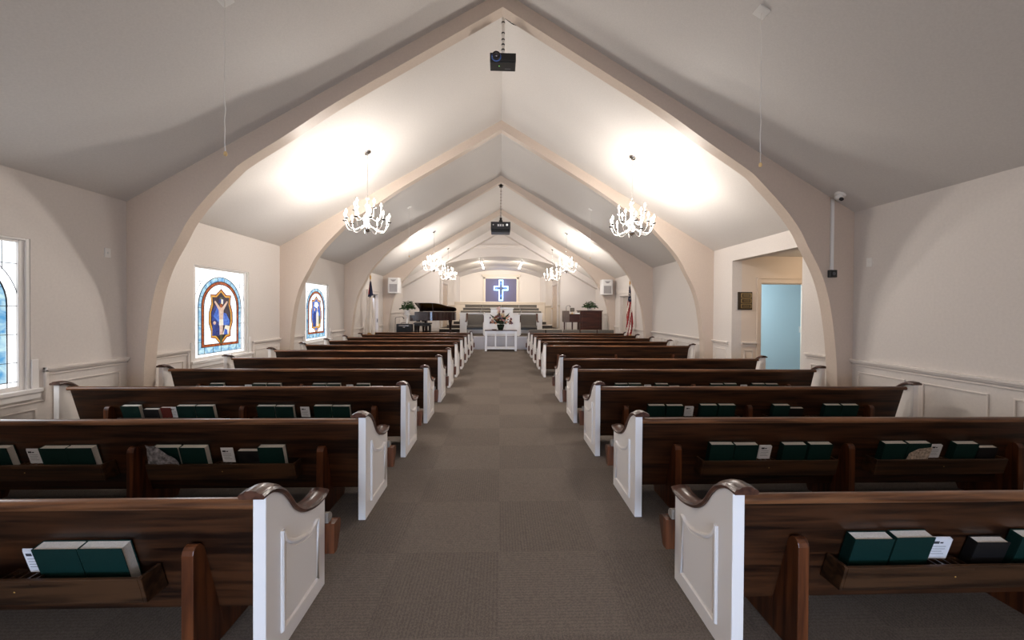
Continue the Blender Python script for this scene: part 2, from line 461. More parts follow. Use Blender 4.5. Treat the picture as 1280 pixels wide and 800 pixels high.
# beige doors in the recess side walls (door_2, door_3), platform level
for n, s in ((2, -1), (3, 1)):
    def q(g, y0, y1, z0, z1, t): g.prism([(s*(sidex(y0)+.02), y0), (s*(sidex(y1)+.02), y1), (s*(sidex(y1)-t), y1), (s*(sidex(y0)-t), y0)], 'z', z0, z1)
    g = MB()
    q(g, 19.52, 20.86, .66, 2.88, .012)
    d = struct('door_%d' % n, g, M['beige'])
    g = MB()
    q(g, 19.40, 19.52, .66, 2.98, .05); q(g, 20.86, 20.98, .66, 2.98, .05); q(g, 19.38, 21.0, 2.88, 3.0, .06)
    obj('door_casing', g, M['trimw'], d, bevel=.006)
    g = MB()
    for (a, b, c, e) in ((19.62, 20.14, .8, 1.55), (20.24, 20.76, .8, 1.55), (19.62, 20.14, 1.68, 2.3), (20.24, 20.76, 1.68, 2.3), (19.62, 20.14, 2.4, 2.78), (20.24, 20.76, 2.4, 2.78)):
        q(g, a, b, c, e, .024)
    obj('door_panel', g, M['beige'], d, bevel=.008)
    g = MB().ball((s*(sidex(20.7)-.07), 20.72, 1.65), .03); obj('door_knob', g, M['brassy'], d, smooth=50)

# ------------------------------------------------------------------ stained glass windows in the left wall
def window(n, y0, y1, scene_kind):
    """opening y0..y1, z WZ0..WZ1; glass is set back in the wall"""
    xg = -W-.055
    yc = (y0+y1)/2; w = (y1-y0)/2-.07; zb = WZ0+.04; zt = WZ1-.04; h = zt-zb
    fr = MB()
    a, b, c, d = y0, y1, WZ0, WZ1
    for r in ((a, a+.075, c, d), (b-.075, b, c, d)): fr.box(xg-.05, xg+.030, *r)
    for r in ((a+.075, b-.075, c, c+.045), (a+.075, b-.075, d-.045, d)): fr.box(xg-.05, xg+.027, *r)
    for r in ((a, a+.03, c, d), (b-.03, b, c, d)): fr.box(xg+.030, xg+.05, *r)
    fr.box(xg+.027, xg+.048, a+.03, b-.03, d-.02, d)
    F = struct('window_%d' % n, fr, M['white'], bevel=.004)
    s = MB().box(-W-.055, -W+.05, y0-.07, y1+.07, WZ0-.035, WZ0+.006)
    s.box(-W, -W+.03, y0-.06, y1+.06, WZ0-.10, WZ0-.035)
    for p in (y0-.06, y1): s.box(-W, -W+.012, p, p+.06, WZ0, WZ0+.3)
    obj('window_sill', s, M['white'], F, bevel=.005)
    keys = ['white', 'blue', 'orange', 'gold', 'deep', 'royal', 'plum', 'skin', 'cream', 'olive']
    g = MB()
    def P(pts, key, lay, t=.003):     # pts: (u, v) u along the wall (right = away), v up, metres from window centre / bottom
        g.prism([(yc+u, zb+v) for u, v in pts], 'x', xg+lay*.0012, xg+lay*.0012+t, keys.index(key))
    P([(-w, 0), (w, 0), (w, h), (-w, h)], 'white', 0)
    def arch(hw, bot, top, k=24):
        zs = top-hw
        return [(-hw, bot), (hw, bot)]+[(hw*cos(PI*i/k), zs+hw*sin(PI*i/k)) for i in range(k+1)]
    P(arch(w*.86, .05, h-.115), 'blue', 1)
    P(arch(w*.745, .155, h-.19), 'orange', 2)
    P(arch(w*.66, .195, h-.24), 'white', 3)
    sc = w/.57
    def S(p): return [(u*sc, v) for u, v in p]
    shield = [(0, 1.12), (.12, 1.02), (.235, 1.02), (.215, .88), (.27, .72), (.275, .55), (.225, .41), (.225, .30), (.13, .285), (0, .16)]
    full = lambda p: p+[(-u, v) for u, v in p[::-1] if u]
    P(S(full(shield)), 'orange', 4)
    P(S(full([(u*.93, .64+(v-.64)*.95) for u, v in shield])), 'gold', 5)
    inner = full([(u*.84, .64+(v-.64)*.89) for u, v in shield])
    P(S(inner), 'plum' if scene_kind != 'b' else 'royal', 6)
    if scene_kind == 'a':      # a pale figure with raised arms before an upright beam, mourners below
        P(S([(-.2, .52), (-.02, .5), (-.03, .73), (-.12, .86), (-.21, .72)]), 'deep', 7)
        P(S([(.03, .5), (.2, .5), (.2, .58), (.12, .70), (.05, .72)]), 'royal', 7)
        P(S([(-.17, .66), (-.03, .52), (-.04, .74), (-.1, .8)]), 'royal', 7.6)
        P(S([(-.2, .33), (-.03, .33), (-.04, .5), (-.12, .56), (-.19, .5)]), 'deep', 8)
        P(S([(.04, .34), (.18, .34), (.2, .48), (.1, .5)]), 'cream', 8)
        P(S([(.06, .34), (.15, .34), (.14, .42), (.08, .44)]), 'royal', 8.6)
        P(S([(-.025, .2), (.025, .2), (.03, .98), (-.03, .98)]), 'olive', 8)
        P(S([(-.06, .88), (.06, .88), (.06, .95), (-.06, .95)]), 'deep', 8.4)
        P(S([(.0, .87), (.04, .86), (.045, .94), (.0, .95)]), 'cream', 9.4)
        P(S([(-.035, .34), (.035, .34), (.04, .56), (.055, .76), (.155, .90), (.135, .92), (.03, .81), (-.03, .81), (-.135, .92), (-.155, .90), (-.055, .76), (-.04, .56)]), 'skin', 9)
        P(S([(-.05, .50), (.05, .5), (.045, .6), (-.045, .6)]), 'cream', 9.6)
        P(S([(.03*cos(2*PI*i/10), .835+.035*sin(2*PI*i/10)) for i in range(10)]), 'orange', 9.6)
        P(S([(-.15+.03*cos(2*PI*i/10), .545+.03*sin(2*PI*i/10)) for i in range(10)]), 'skin', 9.6)
    elif scene_kind == 'b':    # two robed standing figures, one white and one blue
        P(S([(-.2, .30), (.2, .30), (.2, .42), (-.2, .42)]), 'gold', 7)
        P(S([(-.18, .33), (-.02, .33), (-.02, .68), (-.09, .74), (-.16, .66)]), 'deep', 8)
        P(S([(.0, .34), (.13, .34), (.12, .68), (.05, .76), (.0, .68)]), 'cream', 8)
        P(S([(.12, .4), (.2, .4), (.2, .62), (.14, .6)]), 'olive', 8)
        P(S([(-.09+.035*cos(2*PI*i/10), .775+.04*sin(2*PI*i/10)) for i in range(10)]), 'skin', 9)
        P(S([(.06+.035*cos(2*PI*i/10), .795+.04*sin(2*PI*i/10)) for i in range(10)]), 'skin', 9)
        P(S([(-.11, .86), (.02, .82), (.13, .88), (.05, .97), (-.08, .96)]), 'white', 8)
    else:
        P(S([(-.16, .33), (.16, .33), (.1, .7), (0, .8), (-.1, .7)]), 'royal', 8)
        P(S([(-.05, .4), (.06, .4), (.04, .7), (-.04, .7)]), 'cream', 9)
        P(S([(.04*cos(2*PI*i/10), .84+.045*sin(2*PI*i/10)) for i in range(10)]), 'skin', 9)
    obj('stained_glass', g, [G_[k] for k in keys], F)
    le = MB()
    def line(pts, r=.006, lay=11): le.tube([(xg+.004+lay*.0008, yc+u, zb+v) for u, v in pts], r, 5)
    line(arch(w*.86, .05, h-.115)+[(-w*.86, .05)]); line(arch(w*.745, .155, h-.19)+[(-w*.745, .155)]); line(arch(w*.66, .195, h-.24)+[(-w*.66, .195)])
    k = 26; line([(w*1.02*cos(PI*i/k), h-.04-w*1.02+w*1.02*sin(PI*i/k)) for i in range(1, k)], .003)
    for v in (.24, .52, .80): 
        for q in (-1, 1): line([(q*w*.745, v), (q*w, v)], .003)
    for v in (.05, 1.22): 
        for q in (-1, 1): line([(q*w*.7, v), (q*w, v)], .003)
    for u in (-.4, -.2, 0, .2, .4): line([(u*w*1.6, 0.05), (u*w*1.6, .155)], .003)
    for i in range(1, 9):
        t = PI*i/9; zs = h-.115-w*.86
        line([(w*.74*cos(t), zs+w*.74*sin(t)), (w*.86*cos(t), zs+w*.86*sin(t))], .003)
    for q in (-1, 1): line([(q*w*.86, 0), (q*w*.86, .05)], .003); line([(q*w*.8, h-.28), (q*w*.8, h)], .003)
    line(S(full(shield))+[(0, 1.10)], .004)
    for (u0, v0, u1, v1) in ((0, .195, 0, .17), (0, 1.1, 0, 1.20)): line([(u0, v0), (u1, v1)], .003)
    obj('lead_came', le, G_['lead'], F)
window(1, *WINS[0], 'c'); window(2, *WINS[1], 'a'); window(3, *WINS[2], 'b')

# side doors of the third bay: glazed one on the left, plain one on the right
def casing(side, y0, y1, zt, w=.1):
    X = side*W; g = MB()
    g.box(X+side*.0, X-side*.03, y0-w, y0, 0, zt+w).box(X, X-side*.03, y1, y1+w, 0, zt+w).box(X, X-side*.035, y0-w, y1+w, zt, zt+w)
    g.box(X, X-side*.06, y0-w-.03, y1+w+.03, zt+w, zt+w+.045)
    g.box(X, X+side*.2, y0, y0+.02, 0, zt).box(X, X+side*.2, y1-.02, y1, 0, zt).box(X, X+side*.2, y0, y1, zt-.02, zt)
    return g
g = MB(); a, b = DO[0]+.02, DO[1]-.02
g.box(-W-.14, -W-.09, a, a+.12, 0, 2.1).box(-W-.14, -W-.09, b-.12, b, 0, 2.1).box(-W-.14, -W-.09, a, b, 0, .75).box(-W-.14, -W-.09, a, b, 1.98, 2.1)
g.box(-W-.14, -W-.09, (a+b)/2-.05, (a+b)/2+.05, .7, 2.0)
d = struct('door_1', g, M['white'], bevel=.004)
obj('door_casing', casing(-1, DO[0], DO[1], DO[3]), M['trimw'], d, bevel=.005)
obj('glass_pane', MB().box(-W-.125, -W-.115, a+.1, b-.1, .7, 2.0), M['daypane'], d)
obj('door_closer', MB().box(-W-.09, -W-.03, a+.3, a+.62, 2.0, 2.06).cyl((-W-.06, a+.35, 2.03), (-W-.02, b-.2, 2.05), .01), M['greyp'], d, bevel=.005)
obj('door_handle', MB().cyl((-W-.09, a+.06, 1.0), (-W-.04, a+.06, 1.0), .02).cyl((-W-.045, a+.06, 1.0), (-W-.045, a+.17, 1.0), .011), M['brassy'], d, smooth=40)
g = MB().box(W+.1, W+.145, a, b, 0, 2.1)
d = struct('door_7', g, nmat('grey_beige_door_paint', (.5, .44, .39), .5), bevel=.004)
obj('door_casing', casing(1, DO[0], DO[1], DO[3]), M['trimw'], d, bevel=.005)
g = MB()
for (p, q, r, s) in ((a+.1, (a+b)/2-.05, .2, .9), ((a+b)/2+.05, b-.1, .2, .9), (a+.1, (a+b)/2-.05, 1.05, 1.95), ((a+b)/2+.05, b-.1, 1.05, 1.95)): g.box(W+.09, W+.1, p, q, r, s)
obj('door_panel', g, nmat('grey_beige_panel_paint', (.5, .44, .39), .5), d, bevel=.006)
obj('door_knob', MB().ball((W+.06, a+.07, 1.0), .028).cyl((W+.1, a+.07, 1.), (W+.06, a+.07, 1.), .012), M['brassy'], d, smooth=50)

# vestibule beyond the right-hand opening and the room with pale blue walls behind it
g = MB()
YV = ALC[1]; DX = (5.35, 6.33)
g.box(W+.2, DX[0], YV, YV+.14, 0, 2.7).box(DX[1], 8.2, YV, YV+.14, 0, 2.7).box(DX[0], DX[1], YV, YV+.14, 2.14, 2.7)
struct('wall_vestibule_front', g, nmat('vestibule_cream_paint', (.72, .62, .53), .7))
g = MB().box(8.2, 8.35, 4.2, 10.4, 0, 2.8); struct('wall_vestibule_right', g, M['wall'])
g = MB().box(W+.2, 8.2, 4.05, 4.2, 0, 2.8); struct('wall_vestibule_rear', g, M['wall'])
g = MB().box(W+.2, 8.3, 4.1, 10.4, 2.69, 2.8); struct('ceiling_vestibule', g, M['ceil'])
g = MB().box(W+.2, 8.2, 9.6, 9.75, 0, 2.7); struct('wall_side_room_front', g, M['bluewall'])
g = MB().box(W+.2, W+.23, YV+.14, 9.6, 0, 2.7); struct('wall_side_room_left', g, M['bluewall'])
g = MB()
for (p, q, r, s) in ((DX[0]-.085, DX[0], 0, 2.225), (DX[1], DX[1]+.085, 0, 2.225), (DX[0], DX[1], 2.14, 2.225)):
    g.box(p, q, YV-.025, YV, r, s)
g.box(DX[0], DX[0]+.02, YV, YV+.14, 0, 2.14).box(DX[1]-.02, DX[1], YV, YV+.14, 0, 2.14).box(DX[0], DX[1], YV, YV+.14, 2.12, 2.14)
g.box(DX[0]-.085, DX[1]+.085, YV-.04, YV, 2.225, 2.25)
struct('trim_11', g, nmat('vestibule_casing_paint', (.66, .56, .47), .45), bevel=.004)
g = MB()
for a, b in ((W+.2, DX[0]-.09), ):
    g.box(a, b, YV-.045, YV, .895, .925).box(a, b, YV-.02, YV, .84, .855).box(a, b, YV-.016, YV, 0, .11)
    for r in ((a+.06, b-.06, .2, .22), (a+.06, b-.06, .74, .76), (a+.06, a+.08, .2, .76), (b-.08, b-.06, .2, .76)): g.box(r[0], r[1], YV-.013, YV, r[2], r[3])
struct('trim_12', g, M['trimw'], bevel=.004)
# hallway door standing open behind the right jamb
# ------------------------------------------------------------------ pews
OFF = .009
PY = lambda k: 1.6286+1.1975*(k-1)
ENDTOP = [(0, .765), (.05, .757), (.115, .722), (.165, .672), (.215, .605), (.27, .556), (.33, .523), (.41, .499), (.48, .490), (.545, .494)]
TOPC = smoothpath(ENDTOP, 3)
CAPP = [(-.008, .0), (-.012, .012), (-.004, .022), (.012, .026), (.022, .034), (.045, .037), (.066, .034), (.076, .026), (.09, .022), (.097, .012), (.093, 0)]
LEAN = .274; BT = (.028, .732)
def board_y(z): return BT[0]+LEAN*(BT[1]-z)

def end_panel(s, x0, t, root, aisle):
    """white end panel; x0 = face towards the aisle (or wall), body reaches x0+t"""
    a, b = (x0, x0+t)
    g = MB().prism([(0, 0)]+TOPC+[(.545, 0)], 'x', s*a, s*b)
    e = obj('end_panel', g, M['postw'], root, bevel=.004, world=False, label='white painted pew end')
    path = [(-.028, .762)]+TOPC[1:]+[(.562, .500), (.578, .512)]
    g = MB().sweep(path, CAPP if aisle else [(t-u, v) for u, v in CAPP], 0, s, s*x0)
    obj('armrest_cap', g, M['cap'], e, smooth=35, world=False, label='dark wood scrolled armrest cap')
    fx = s*(a if aisle else b); o = -s if aisle else s
    top = smoothpath([(.12, .55), (.145, .498), (.20, .452), (.27, .422), (.34, .404), (.40, .400), (.45, .420)], 4)
    loop = [(.12, .095)]+top+[(.45, .095)]
    if aisle:
        g = MB().tube([(fx-s*.001, y, z) for y, z in loop], .012, 8, closed=True)
        ins = [(.12+(y-.12)*.84+.026, .25+(z-.25)*.86) for y, z in loop]
        g.prism(ins, 'x', fx, fx-s*.005)
        obj('inset_panel', g, M['postw'], e, smooth=40, bevel=0, world=False)
    return e

def cup_holder(g, xc, s, z):
    # a little shelf with four round holes
    hw, y0, y1, t = .075, .012, .102, .012
    n = 4
    for i in range(n):
        xa, xb = xc-hw+2*hw*i/n, xc-hw+2*hw*(i+1)/n
        cx, cy, r = (xa+xb)/2, (y0+y1)/2, .0155
        k = 16; ring = [(cx+r*cos(2*PI*j/k), cy+r*1.9*sin(2*PI*j/k)) for j in range(k)]
        def sq(j):
            c, q = cos(2*PI*j/k), sin(2*PI*j/k); m = max(abs(c), abs(q))
            return (cx+(xb-xa)/2*c/m, cy+(y1-y0)/2*q/m)
        vs = []
        for zz in (z, z-t):
            vs += [(s*p[0], p[1], zz) for p in ring]+[(s*sq(j)[0], sq(j)[1], zz) for j in range(k)]
        fs = []
        for j in range(k):
            j2 = (j+1) % k
            fs += [(j, j2, k+j2, k+j), (2*k+j2, 2*k+j, 3*k+j, 3*k+j2), (j2, j, 2*k+j, 2*k+j2), (k+j, k+j2, 3*k+j2, 3*k+j)]
        g.add(vs, fs)

RACKS = [(1.535, 2.57), (2.90, 3.93)]
def make_pew(s):
    root = bpy.data.objects.new('church_pew', None); COL.objects.link(root)
    XE = 4.43
    # back board, leaning
    z0 = .16; th = .026
    poly = [(board_y(z0), z0), (BT[0], BT[1]), (BT[0]+th, BT[1]+.002), (board_y(z0)+th, z0)]
    obj('back_board', MB().prism(poly, 'x', s*1.054, s*XE), M['wood'], root, world=False)
    tp = [(.012, .702), (.004, .712), (.003, .724), (.010, .735), (.024, .740), (.045, .738), (.060, .728), (.062, .712), (.055, .703)]
    obj('top_rail', MB().prism(tp, 'x', s*1.054, s*(XE+.006)), M['rail'], root, smooth=50, world=False)
    # seat with a tall rounded front, wrapping round the end panel
    ap = [(.552, .165), (.585, .162), (.60, .172), (.642, .285), (.645, .312), (.632, .330), (.61, .337), (.552, .335)]
    g = MB().prism([(.16, .302), (.56, .302), (.56, .335), (.14, .330)], 'x', s*1.056, s*4.49).prism(ap, 'x', s*.952, s*4.49)
    obj('seat', g, M['woodz'], root, smooth=50, world=False)
    cp = [(.165, .336), (.575, .338), (.60, .346), (.602, .368), (.585, .388), (.55, .396), (.2, .390), (.17, .375)]
    g = MB().prism(cp, 'x', s*1.062, s*4.42).prism([(.552, .338), (.575, .338), (.60, .346), (.602, .368), (.585, .388), (.552, .396)], 'x', s*.985, s*1.065)
    obj('seat_cushion', g, M['cush'], root, smooth=60, world=False)
    end_panel(s, 1.0, .054, root, True)
    end_panel(s, 4.50, .055, root, False)
    for xf in (1.345, 2.705, 4.07):
        p = [(.028, 0), (.028, .495), (.033, .513), (.044, .525), (.058, .530), (.074, .524), (board_y(.5)+.002, .50), (board_y(.164)+.002, .164), (.155, .300), (.545, .300), (.42, 0)]
        obj('support', MB().prism(p, 'x', s*(xf-.025), s*(xf+.025)), M['woodz'], root, bevel=.006, world=False)
    for a, b in RACKS:
        g = MB()
        lip = [(.040, .295), (.010, .412), (.023, .416), (.053, .297)]
        g.prism(lip, 'x', s*a, s*b)
        g.prism([(.042, .288), (.16, .288), (.153, .302), (.042, .302)], 'x', s*a, s*b)
        endp = [(.042, .290), (.012, .412), (.022, .418), (.108, .418), (.145, .290)]
        g.prism(endp, 'x', s*a, s*(a-.014)); g.prism(endp, 'x', s*b, s*(b+.014))
        r = obj('book_rack', g, M['rack'], root, bevel=.002, world=False)
        g = MB(); cup_holder(g, (2.045 if a < 2 else 3.435), s, .404)
        obj('cup_holder', g, M['rack'], r, world=False)
        xm = 2.045 if a < 2 else 3.435
        obj('rack_screw', MB().lathe([(.0001, 0), (.004, .0005), (.003, .002), (.0001, .003)], n=8, tf=Matrix.Translation((s*xm, .0245, .356)) @ Matrix.Rotation(PI/2+.25, 4, 'X')), M['brassy'], r, world=False)
    return root
ORD = ['nearest', 'second-nearest', 'third-nearest', 'fourth-nearest', 'fifth-nearest', 'sixth-nearest', 'seventh-nearest', 'eighth-nearest', 'ninth-nearest', 'tenth-nearest', 'farthest']
protos = {-1: make_pew(-1), 1: make_pew(1)}
for s, side, rows in ((-1, 'left', list(range(1, 12))), (1, 'right', [1, 2, 3, 4, 5, 7, 8, 9, 10, 11])):
    for i, k in enumerate(rows):
        r = protos[s] if i == 0 else dup(protos[s])
        r.location = (OFF, PY(k), 0)
        o = ORD[i] if i < len(rows)-1 else 'farthest'
        extra = ', past the gap' if (k == 7 and s == 1) else ''
        tag(r, 'dark wooden pew with white ends, %s row %s of the aisle%s' % (o, side, extra), 'pew', 'pews in rows along both sides of the aisle')

# ------------------------------------------------------------------ hymnals, bibles and cards in the racks
TH = math.atan(LEAN)
def make_book(w, h, t, mcov, name):
    r = bpy.data.objects.new(name, None); COL.objects.link(r)
    c = .0035
    g = MB().box(-w/2, w/2, -c, 0, 0, h).box(-w/2, w/2, -t, -t+c, 0, h)
    g.prism([(-w/2, -c), (-w/2+c, -c), (-w/2+c, -t+c), (-w/2, -t+c)], 'z', 0, h)
    obj('cover', g, mcov, r, bevel=.001, world=False)
    g = MB().box(-w/2+c, w/2-.004, -t+c, -c, .004, h-.004)
    obj('page_block', g, M['page'], r, world=False)
    return r
def make_card():
    r = bpy.data.objects.new('offering_card', None); COL.objects.link(r)
    g = MB()
    for i in range(3): g.box(-.045+.003*i, .045+.003*i, -.004-.0032*i, -.0014-.0032*i, 0, .118-.003*i)
    obj('card_stack', g, M['card'], r, world=False)
    g = MB()
    for (a, b, c, d) in ((-.03, -.006, .086, .100), (-.002, .012, .088, .096), (-.03, .03, .070, .072), (-.03, .03, .056, .058), (-.03, .018, .042, .044), (-.03, .03, .028, .030)):
        g.box(a, b, -.0108, -.0104, c, d)
    obj('printed_lines', g, M['ink'], r, world=False)
    return r
BP = {'g': make_book(.183, .236, .048, M['green'], 'hymnal'), 'k': make_book(.156, .198, .04, M['black'], 'bible'), 'r': make_book(.15, .215, .03, M['redb'], 'songbook')}
CARD = make_card()
used = set()
def clone(key, proto):
    if key in used: return dup(proto)
    used.add(key); return proto
A_G = [1.68, 1.872, 2.257, 2.462]
B_G = [3.06, 3.252, 3.636, 3.835]
BOOKS = {   # signed distance from the centre line, kind
 (-1, 1): [(1.706, 'g'), (1.892, 'g')],
 (-1, 2): [(1.708, 'g'), (1.88, 'k'), (2.268, 'g'), (2.465, 'g'), (3.072, 'g'), (3.258, 'g'), (3.66, 'g'), (3.848, 'g')],
 (-1, 3): [(1.689, 'g'), (1.877, 'g'), (2.272, 'g'), (2.463, 'g'), (3.088, 'g'), (3.278, 'g'), (3.64, 'k'), (3.835, 'g')],
 (-1, 4): [(1.701, 'k'), (1.88, 'g'), (2.278, 'g'), (2.47, 'g'), (3.075, 'g'), (3.267, 'g'), (3.83, 'g')],
 (-1, 5): [(1.85, 'g'), (2.267, 'g'), (2.461, 'g'), (3.075, 'g'), (3.264, 'g'), (3.645, 'g'), (3.835, 'g')],
 (1, 1): [(1.675, 'g'), (1.865, 'g'), (2.257, 'k'), (2.462, 'g')],
 (1, 2): [(1.689, 'g'), (1.879, 'g'), (2.26, 'g'), (2.466, 'g'), (3.059, 'g'), (3.252, 'g'), (3.64, 'g'), (3.832, 'k')],
 (1, 3): [(1.679, 'g'), (1.878, 'g'), (2.252, 'g'), (2.455, 'g'), (3.06, 'g'), (3.24, 'k'), (3.635, 'g'), (3.83, 'g')],
 (1, 4): [(1.679, 'g'), (1.869, 'g'), (2.25, 'g'), (2.436, 'k'), (3.035, 'g'), (3.23, 'g'), (3.632, 'g'), (3.825, 'g')],
 (1, 5): [(1.67, 'g'), (2.247, 'g'), (2.436, 'g'), (3.038, 'g'), (3.228, 'g'), (3.616, 'g'), (3.805, 'g')],
}
CARDS = {(-1, 1): [2.006], (-1, 2): [2.037, 3.419], (-1, 3): [2.072, 3.422], (-1, 4): [2.068, 3.425], (1, 1): [2.013], (1, 2): [2.037, 3.407], (1, 3): [2.041], (1, 4): [2.051, 3.424]}
PLACE = ['first', 'second', 'third', 'fourth']
rb = random.Random(3)
for (s, k), lst in BOOKS.items():
    cnt = {0: 0, 1: 0}
    for x, kind in lst:
        rk = 0 if x < 2.8 else 1
        side = 'left' if s < 0 else 'right'
        b = clone(kind, BP[kind])
        b.rotation_euler = (TH+.004, 0, rb.uniform(-.012, .012))
        b.location = (OFF+s*x, PY(k)+board_y(.32)-.004, .3165 if kind == 'g' else .3145)
        b.scale = (1, 1, rb.uniform(.985, 1.012))
        nm, cat, grp = ('green hymnal', 'book', 'green hymnals in the pew racks') if kind == 'g' else ('black bible', 'book', 'black bibles in the pew racks')
        tag(b, '%s, %s from the aisle, %s rack, %s %s pew' % (nm, PLACE[cnt[rk]], 'aisle' if rk == 0 else 'wall', ORD[k-1], side), cat, grp)
        cnt[rk] += 1
# reddish songbook leaning behind the black bible of the third pew on the left
b = BP['r']; b.location = (OFF-3.655, PY(3)+board_y(.32)-.046, .318); b.rotation_euler = (TH+.03, 0, .01)
b.location = (OFF-3.49, PY(3)+board_y(.32)-.004, .3165)
b.scale = (.7, 1, 1)
tag(b, 'maroon songbook beside the black bible in the third-nearest left pew', 'book')
for (s, k), lst in CARDS.items():
    for x in lst:
        side = 'left' if s < 0 else 'right'
        c = clone('card', CARD)
        c.location = (OFF+s*x, PY(k)+.090, .4065); c.rotation_euler = (TH+.0, 0, rb.uniform(-.03, .03))
        tag(c, 'white printed card stack upright in the %s rack of the %s %s pew' % ('aisle-end' if x < 2.8 else 'wall-end', ORD[k-1], side), 'card', 'offering cards in the pew racks')
# crumpled paper and floral leaflet
g = MB(); rr = random.Random(5); nx, nz = 9, 6; vs = []
for j in range(nz+1):
    for i in range(nx+1):
        u = i/nx; v = j/nz; hgt = .17*(1-.75*u**1.6)
        vs.append((OFF-2.575+.235*u, PY(2)+.030-.02*v+rr.uniform(-.008, .006), .385+v*hgt+rr.uniform(-.006, .006)))
fs = [(j*(nx+1)+i, j*(nx+1)+i+1, (j+1)*(nx+1)+i+1, (j+1)*(nx+1)+i) for j in range(nz) for i in range(nx)]
g.add(vs, fs)
o = obj('crumpled_paper', g, M['crump']); so = o.modifiers.new('thick', 'SOLIDIFY'); so.thickness = .002
tag(o, 'crumpled silvery patterned paper stuffed before a hymnal in the second left pew rack', 'paper')
g = MB().prism([(OFF+3.16, .365), (OFF+3.335, .365), (OFF+3.345, .505), (OFF+3.24, .493), (OFF+3.175, .455)], 'y', 0, .003)
g.v = [(x, PY(2)+.066-y-(z-.365)*.274, z) for x, y, z in g.v]
o = obj('leaflet', g, M['leafl']); tag(o, 'brown floral leaflet tucked before a hymnal in the second right pew rack', 'leaflet')

# ------------------------------------------------------------------ chandeliers
def make_chandelier():
    r = bpy.data.objects.new('chandelier', None); COL.objects.link(r)    # origin = point on the sloped ceiling
    top = -.78                                                          # top of the turned stem
    can = MB().lathe([(.001, -.035), (.03, -.033), (.06, -.02), (.068, -.004), (.068, .0), (.001, 0)], n=20)
    obj('canopy', can, M['chrome'], r, smooth=40, world=False)
    g = MB(); n = 26
    for i in range(n):
        z = -.03+(top+.03)*(i+.5)/n; a = (i % 2)*PI/2; h = (abs(top)-.03)/n*.68; w = .009
        g.tube([(w*cos(t)*cos(a), w*cos(t)*sin(a), z+h*sin(t)) for t in [2*PI*j/10 for j in range(10)]], .0024, 5, closed=True)
    g.tube([(0.003, 0, -.03), (.004, .002, top*.5), (0, .003, top)], .0018, 5)
    obj('chain', g, M['silver'], r, smooth=60, world=False)
    p = [(.001, 0), (.012, -.01), (.03, -.02), (.032, -.04), (.014, -.055), (.012, -.10), (.028, -.125), (.045, -.15), (.045, -.17), (.02, -.20), (.016, -.27), (.03, -.30), (.05, -.33), (.05, -.36), (.022, -.39), (.02, -.44), (.045, -.47), (.05, -.5), (.001, -.51)]
    obj('stem', MB().lathe([(a, top+b) for a, b in p], n=18), M['silver'], r, smooth=40, world=False)
    g = MB().ball((0, 0, top-.56), .062, 18).lathe([(.001, -.04), (.008, -.035), (.014, -.02), (.008, -.008), (.02, 0), (.001, .005)], (0, 0, top-.62), 12)
    obj('ball_finial', g, M['chrome'], r, smooth=50, world=False)
    def arm(n, i, R, z0, zc, dip, off):
        a = 2*PI*i/n+off
        path = smoothpath([(.02, z0), (R*.35, z0-.03-dip*.4), (R*.62, z0-dip), (R*.86, z0-dip*.75), (R, zc)], 4)
        g = MB().tube([(q*cos(a), q*sin(a), z) for q, z in path], .0065, 7)
        A = obj('arm', g, M['silver'], r, smooth=60, world=False)
        c = (R*cos(a), R*sin(a), zc)
        obj('drip_cup', MB().lathe([(.006, -.012), (.02, -.006), (.036, .004), (.036, .008), (.010, .006)], c, 12), M['dark'], A, smooth=40, world=False)
        obj('candle_sleeve', MB().lathe([(.010, .006), (.010, .075), (.004, .08)], c, 10), M['ivory'], A, smooth=40, world=False)
        obj('bulb', MB().lathe([(.005, .08), (.014, .095), (.021, .112), (.013, .137), (.002, .162)], c, 10), M['bulb'], A, smooth=60, world=False)
    for i in range(10): arm(10, i, .372, top-.48, top-.44, .125, .15)
    for i in range(5): arm(5, i, .235, top-.30, top-.235, .11, .5)
    return r
CH = make_chandelier()
LIGHTS = []
CW = 185
for i, y in enumerate((6.81, 13.62, 17.3)):
    for s, sd in ((-1, 'left'), (1, 'right')):
        c = CH if (i == 0 and s == -1) else dup(CH)
        c.location = (s*2.353, y, zc(2.353)-.0)
        for ch in c.children:
            if ch.name.startswith('canopy'): ch.rotation_euler = (0, s*math.atan(SL), 0)
        dist = ('hanging nearest', 'hanging in the middle bay', 'hanging farthest, over the platform')[i]
        tag(c, 'lit fifteen-candle nickel chandelier %s, %s of the aisle' % (dist, sd), 'chandelier', 'chandeliers hanging from the sloped ceiling')
        for j in range(3):
            a = 2*PI*j/3+.3
            LIGHTS.append((s*2.353+.26*cos(a), y+.26*sin(a), zc(2.353)-1.10, (CW, CW*.62, CW*.5)[i]/3))
for s in (-1, 1): LIGHTS.append((s*1.6, -4.2, 3.0, 84))  # two unseen warm lights added behind the camera to brighten the arch faces
def point(loc, p, col, r=.06):
    l = bpy.data.lights.new('point_light', 'POINT'); l.energy = p; l.color = col; l.shadow_soft_size = r
    o = bpy.data.objects.new('point_light', l); o.location = loc; COL.objects.link(o); return o
for x, y, z, p in LIGHTS: point((x, y, z), p, (1, .93, .86), .07)

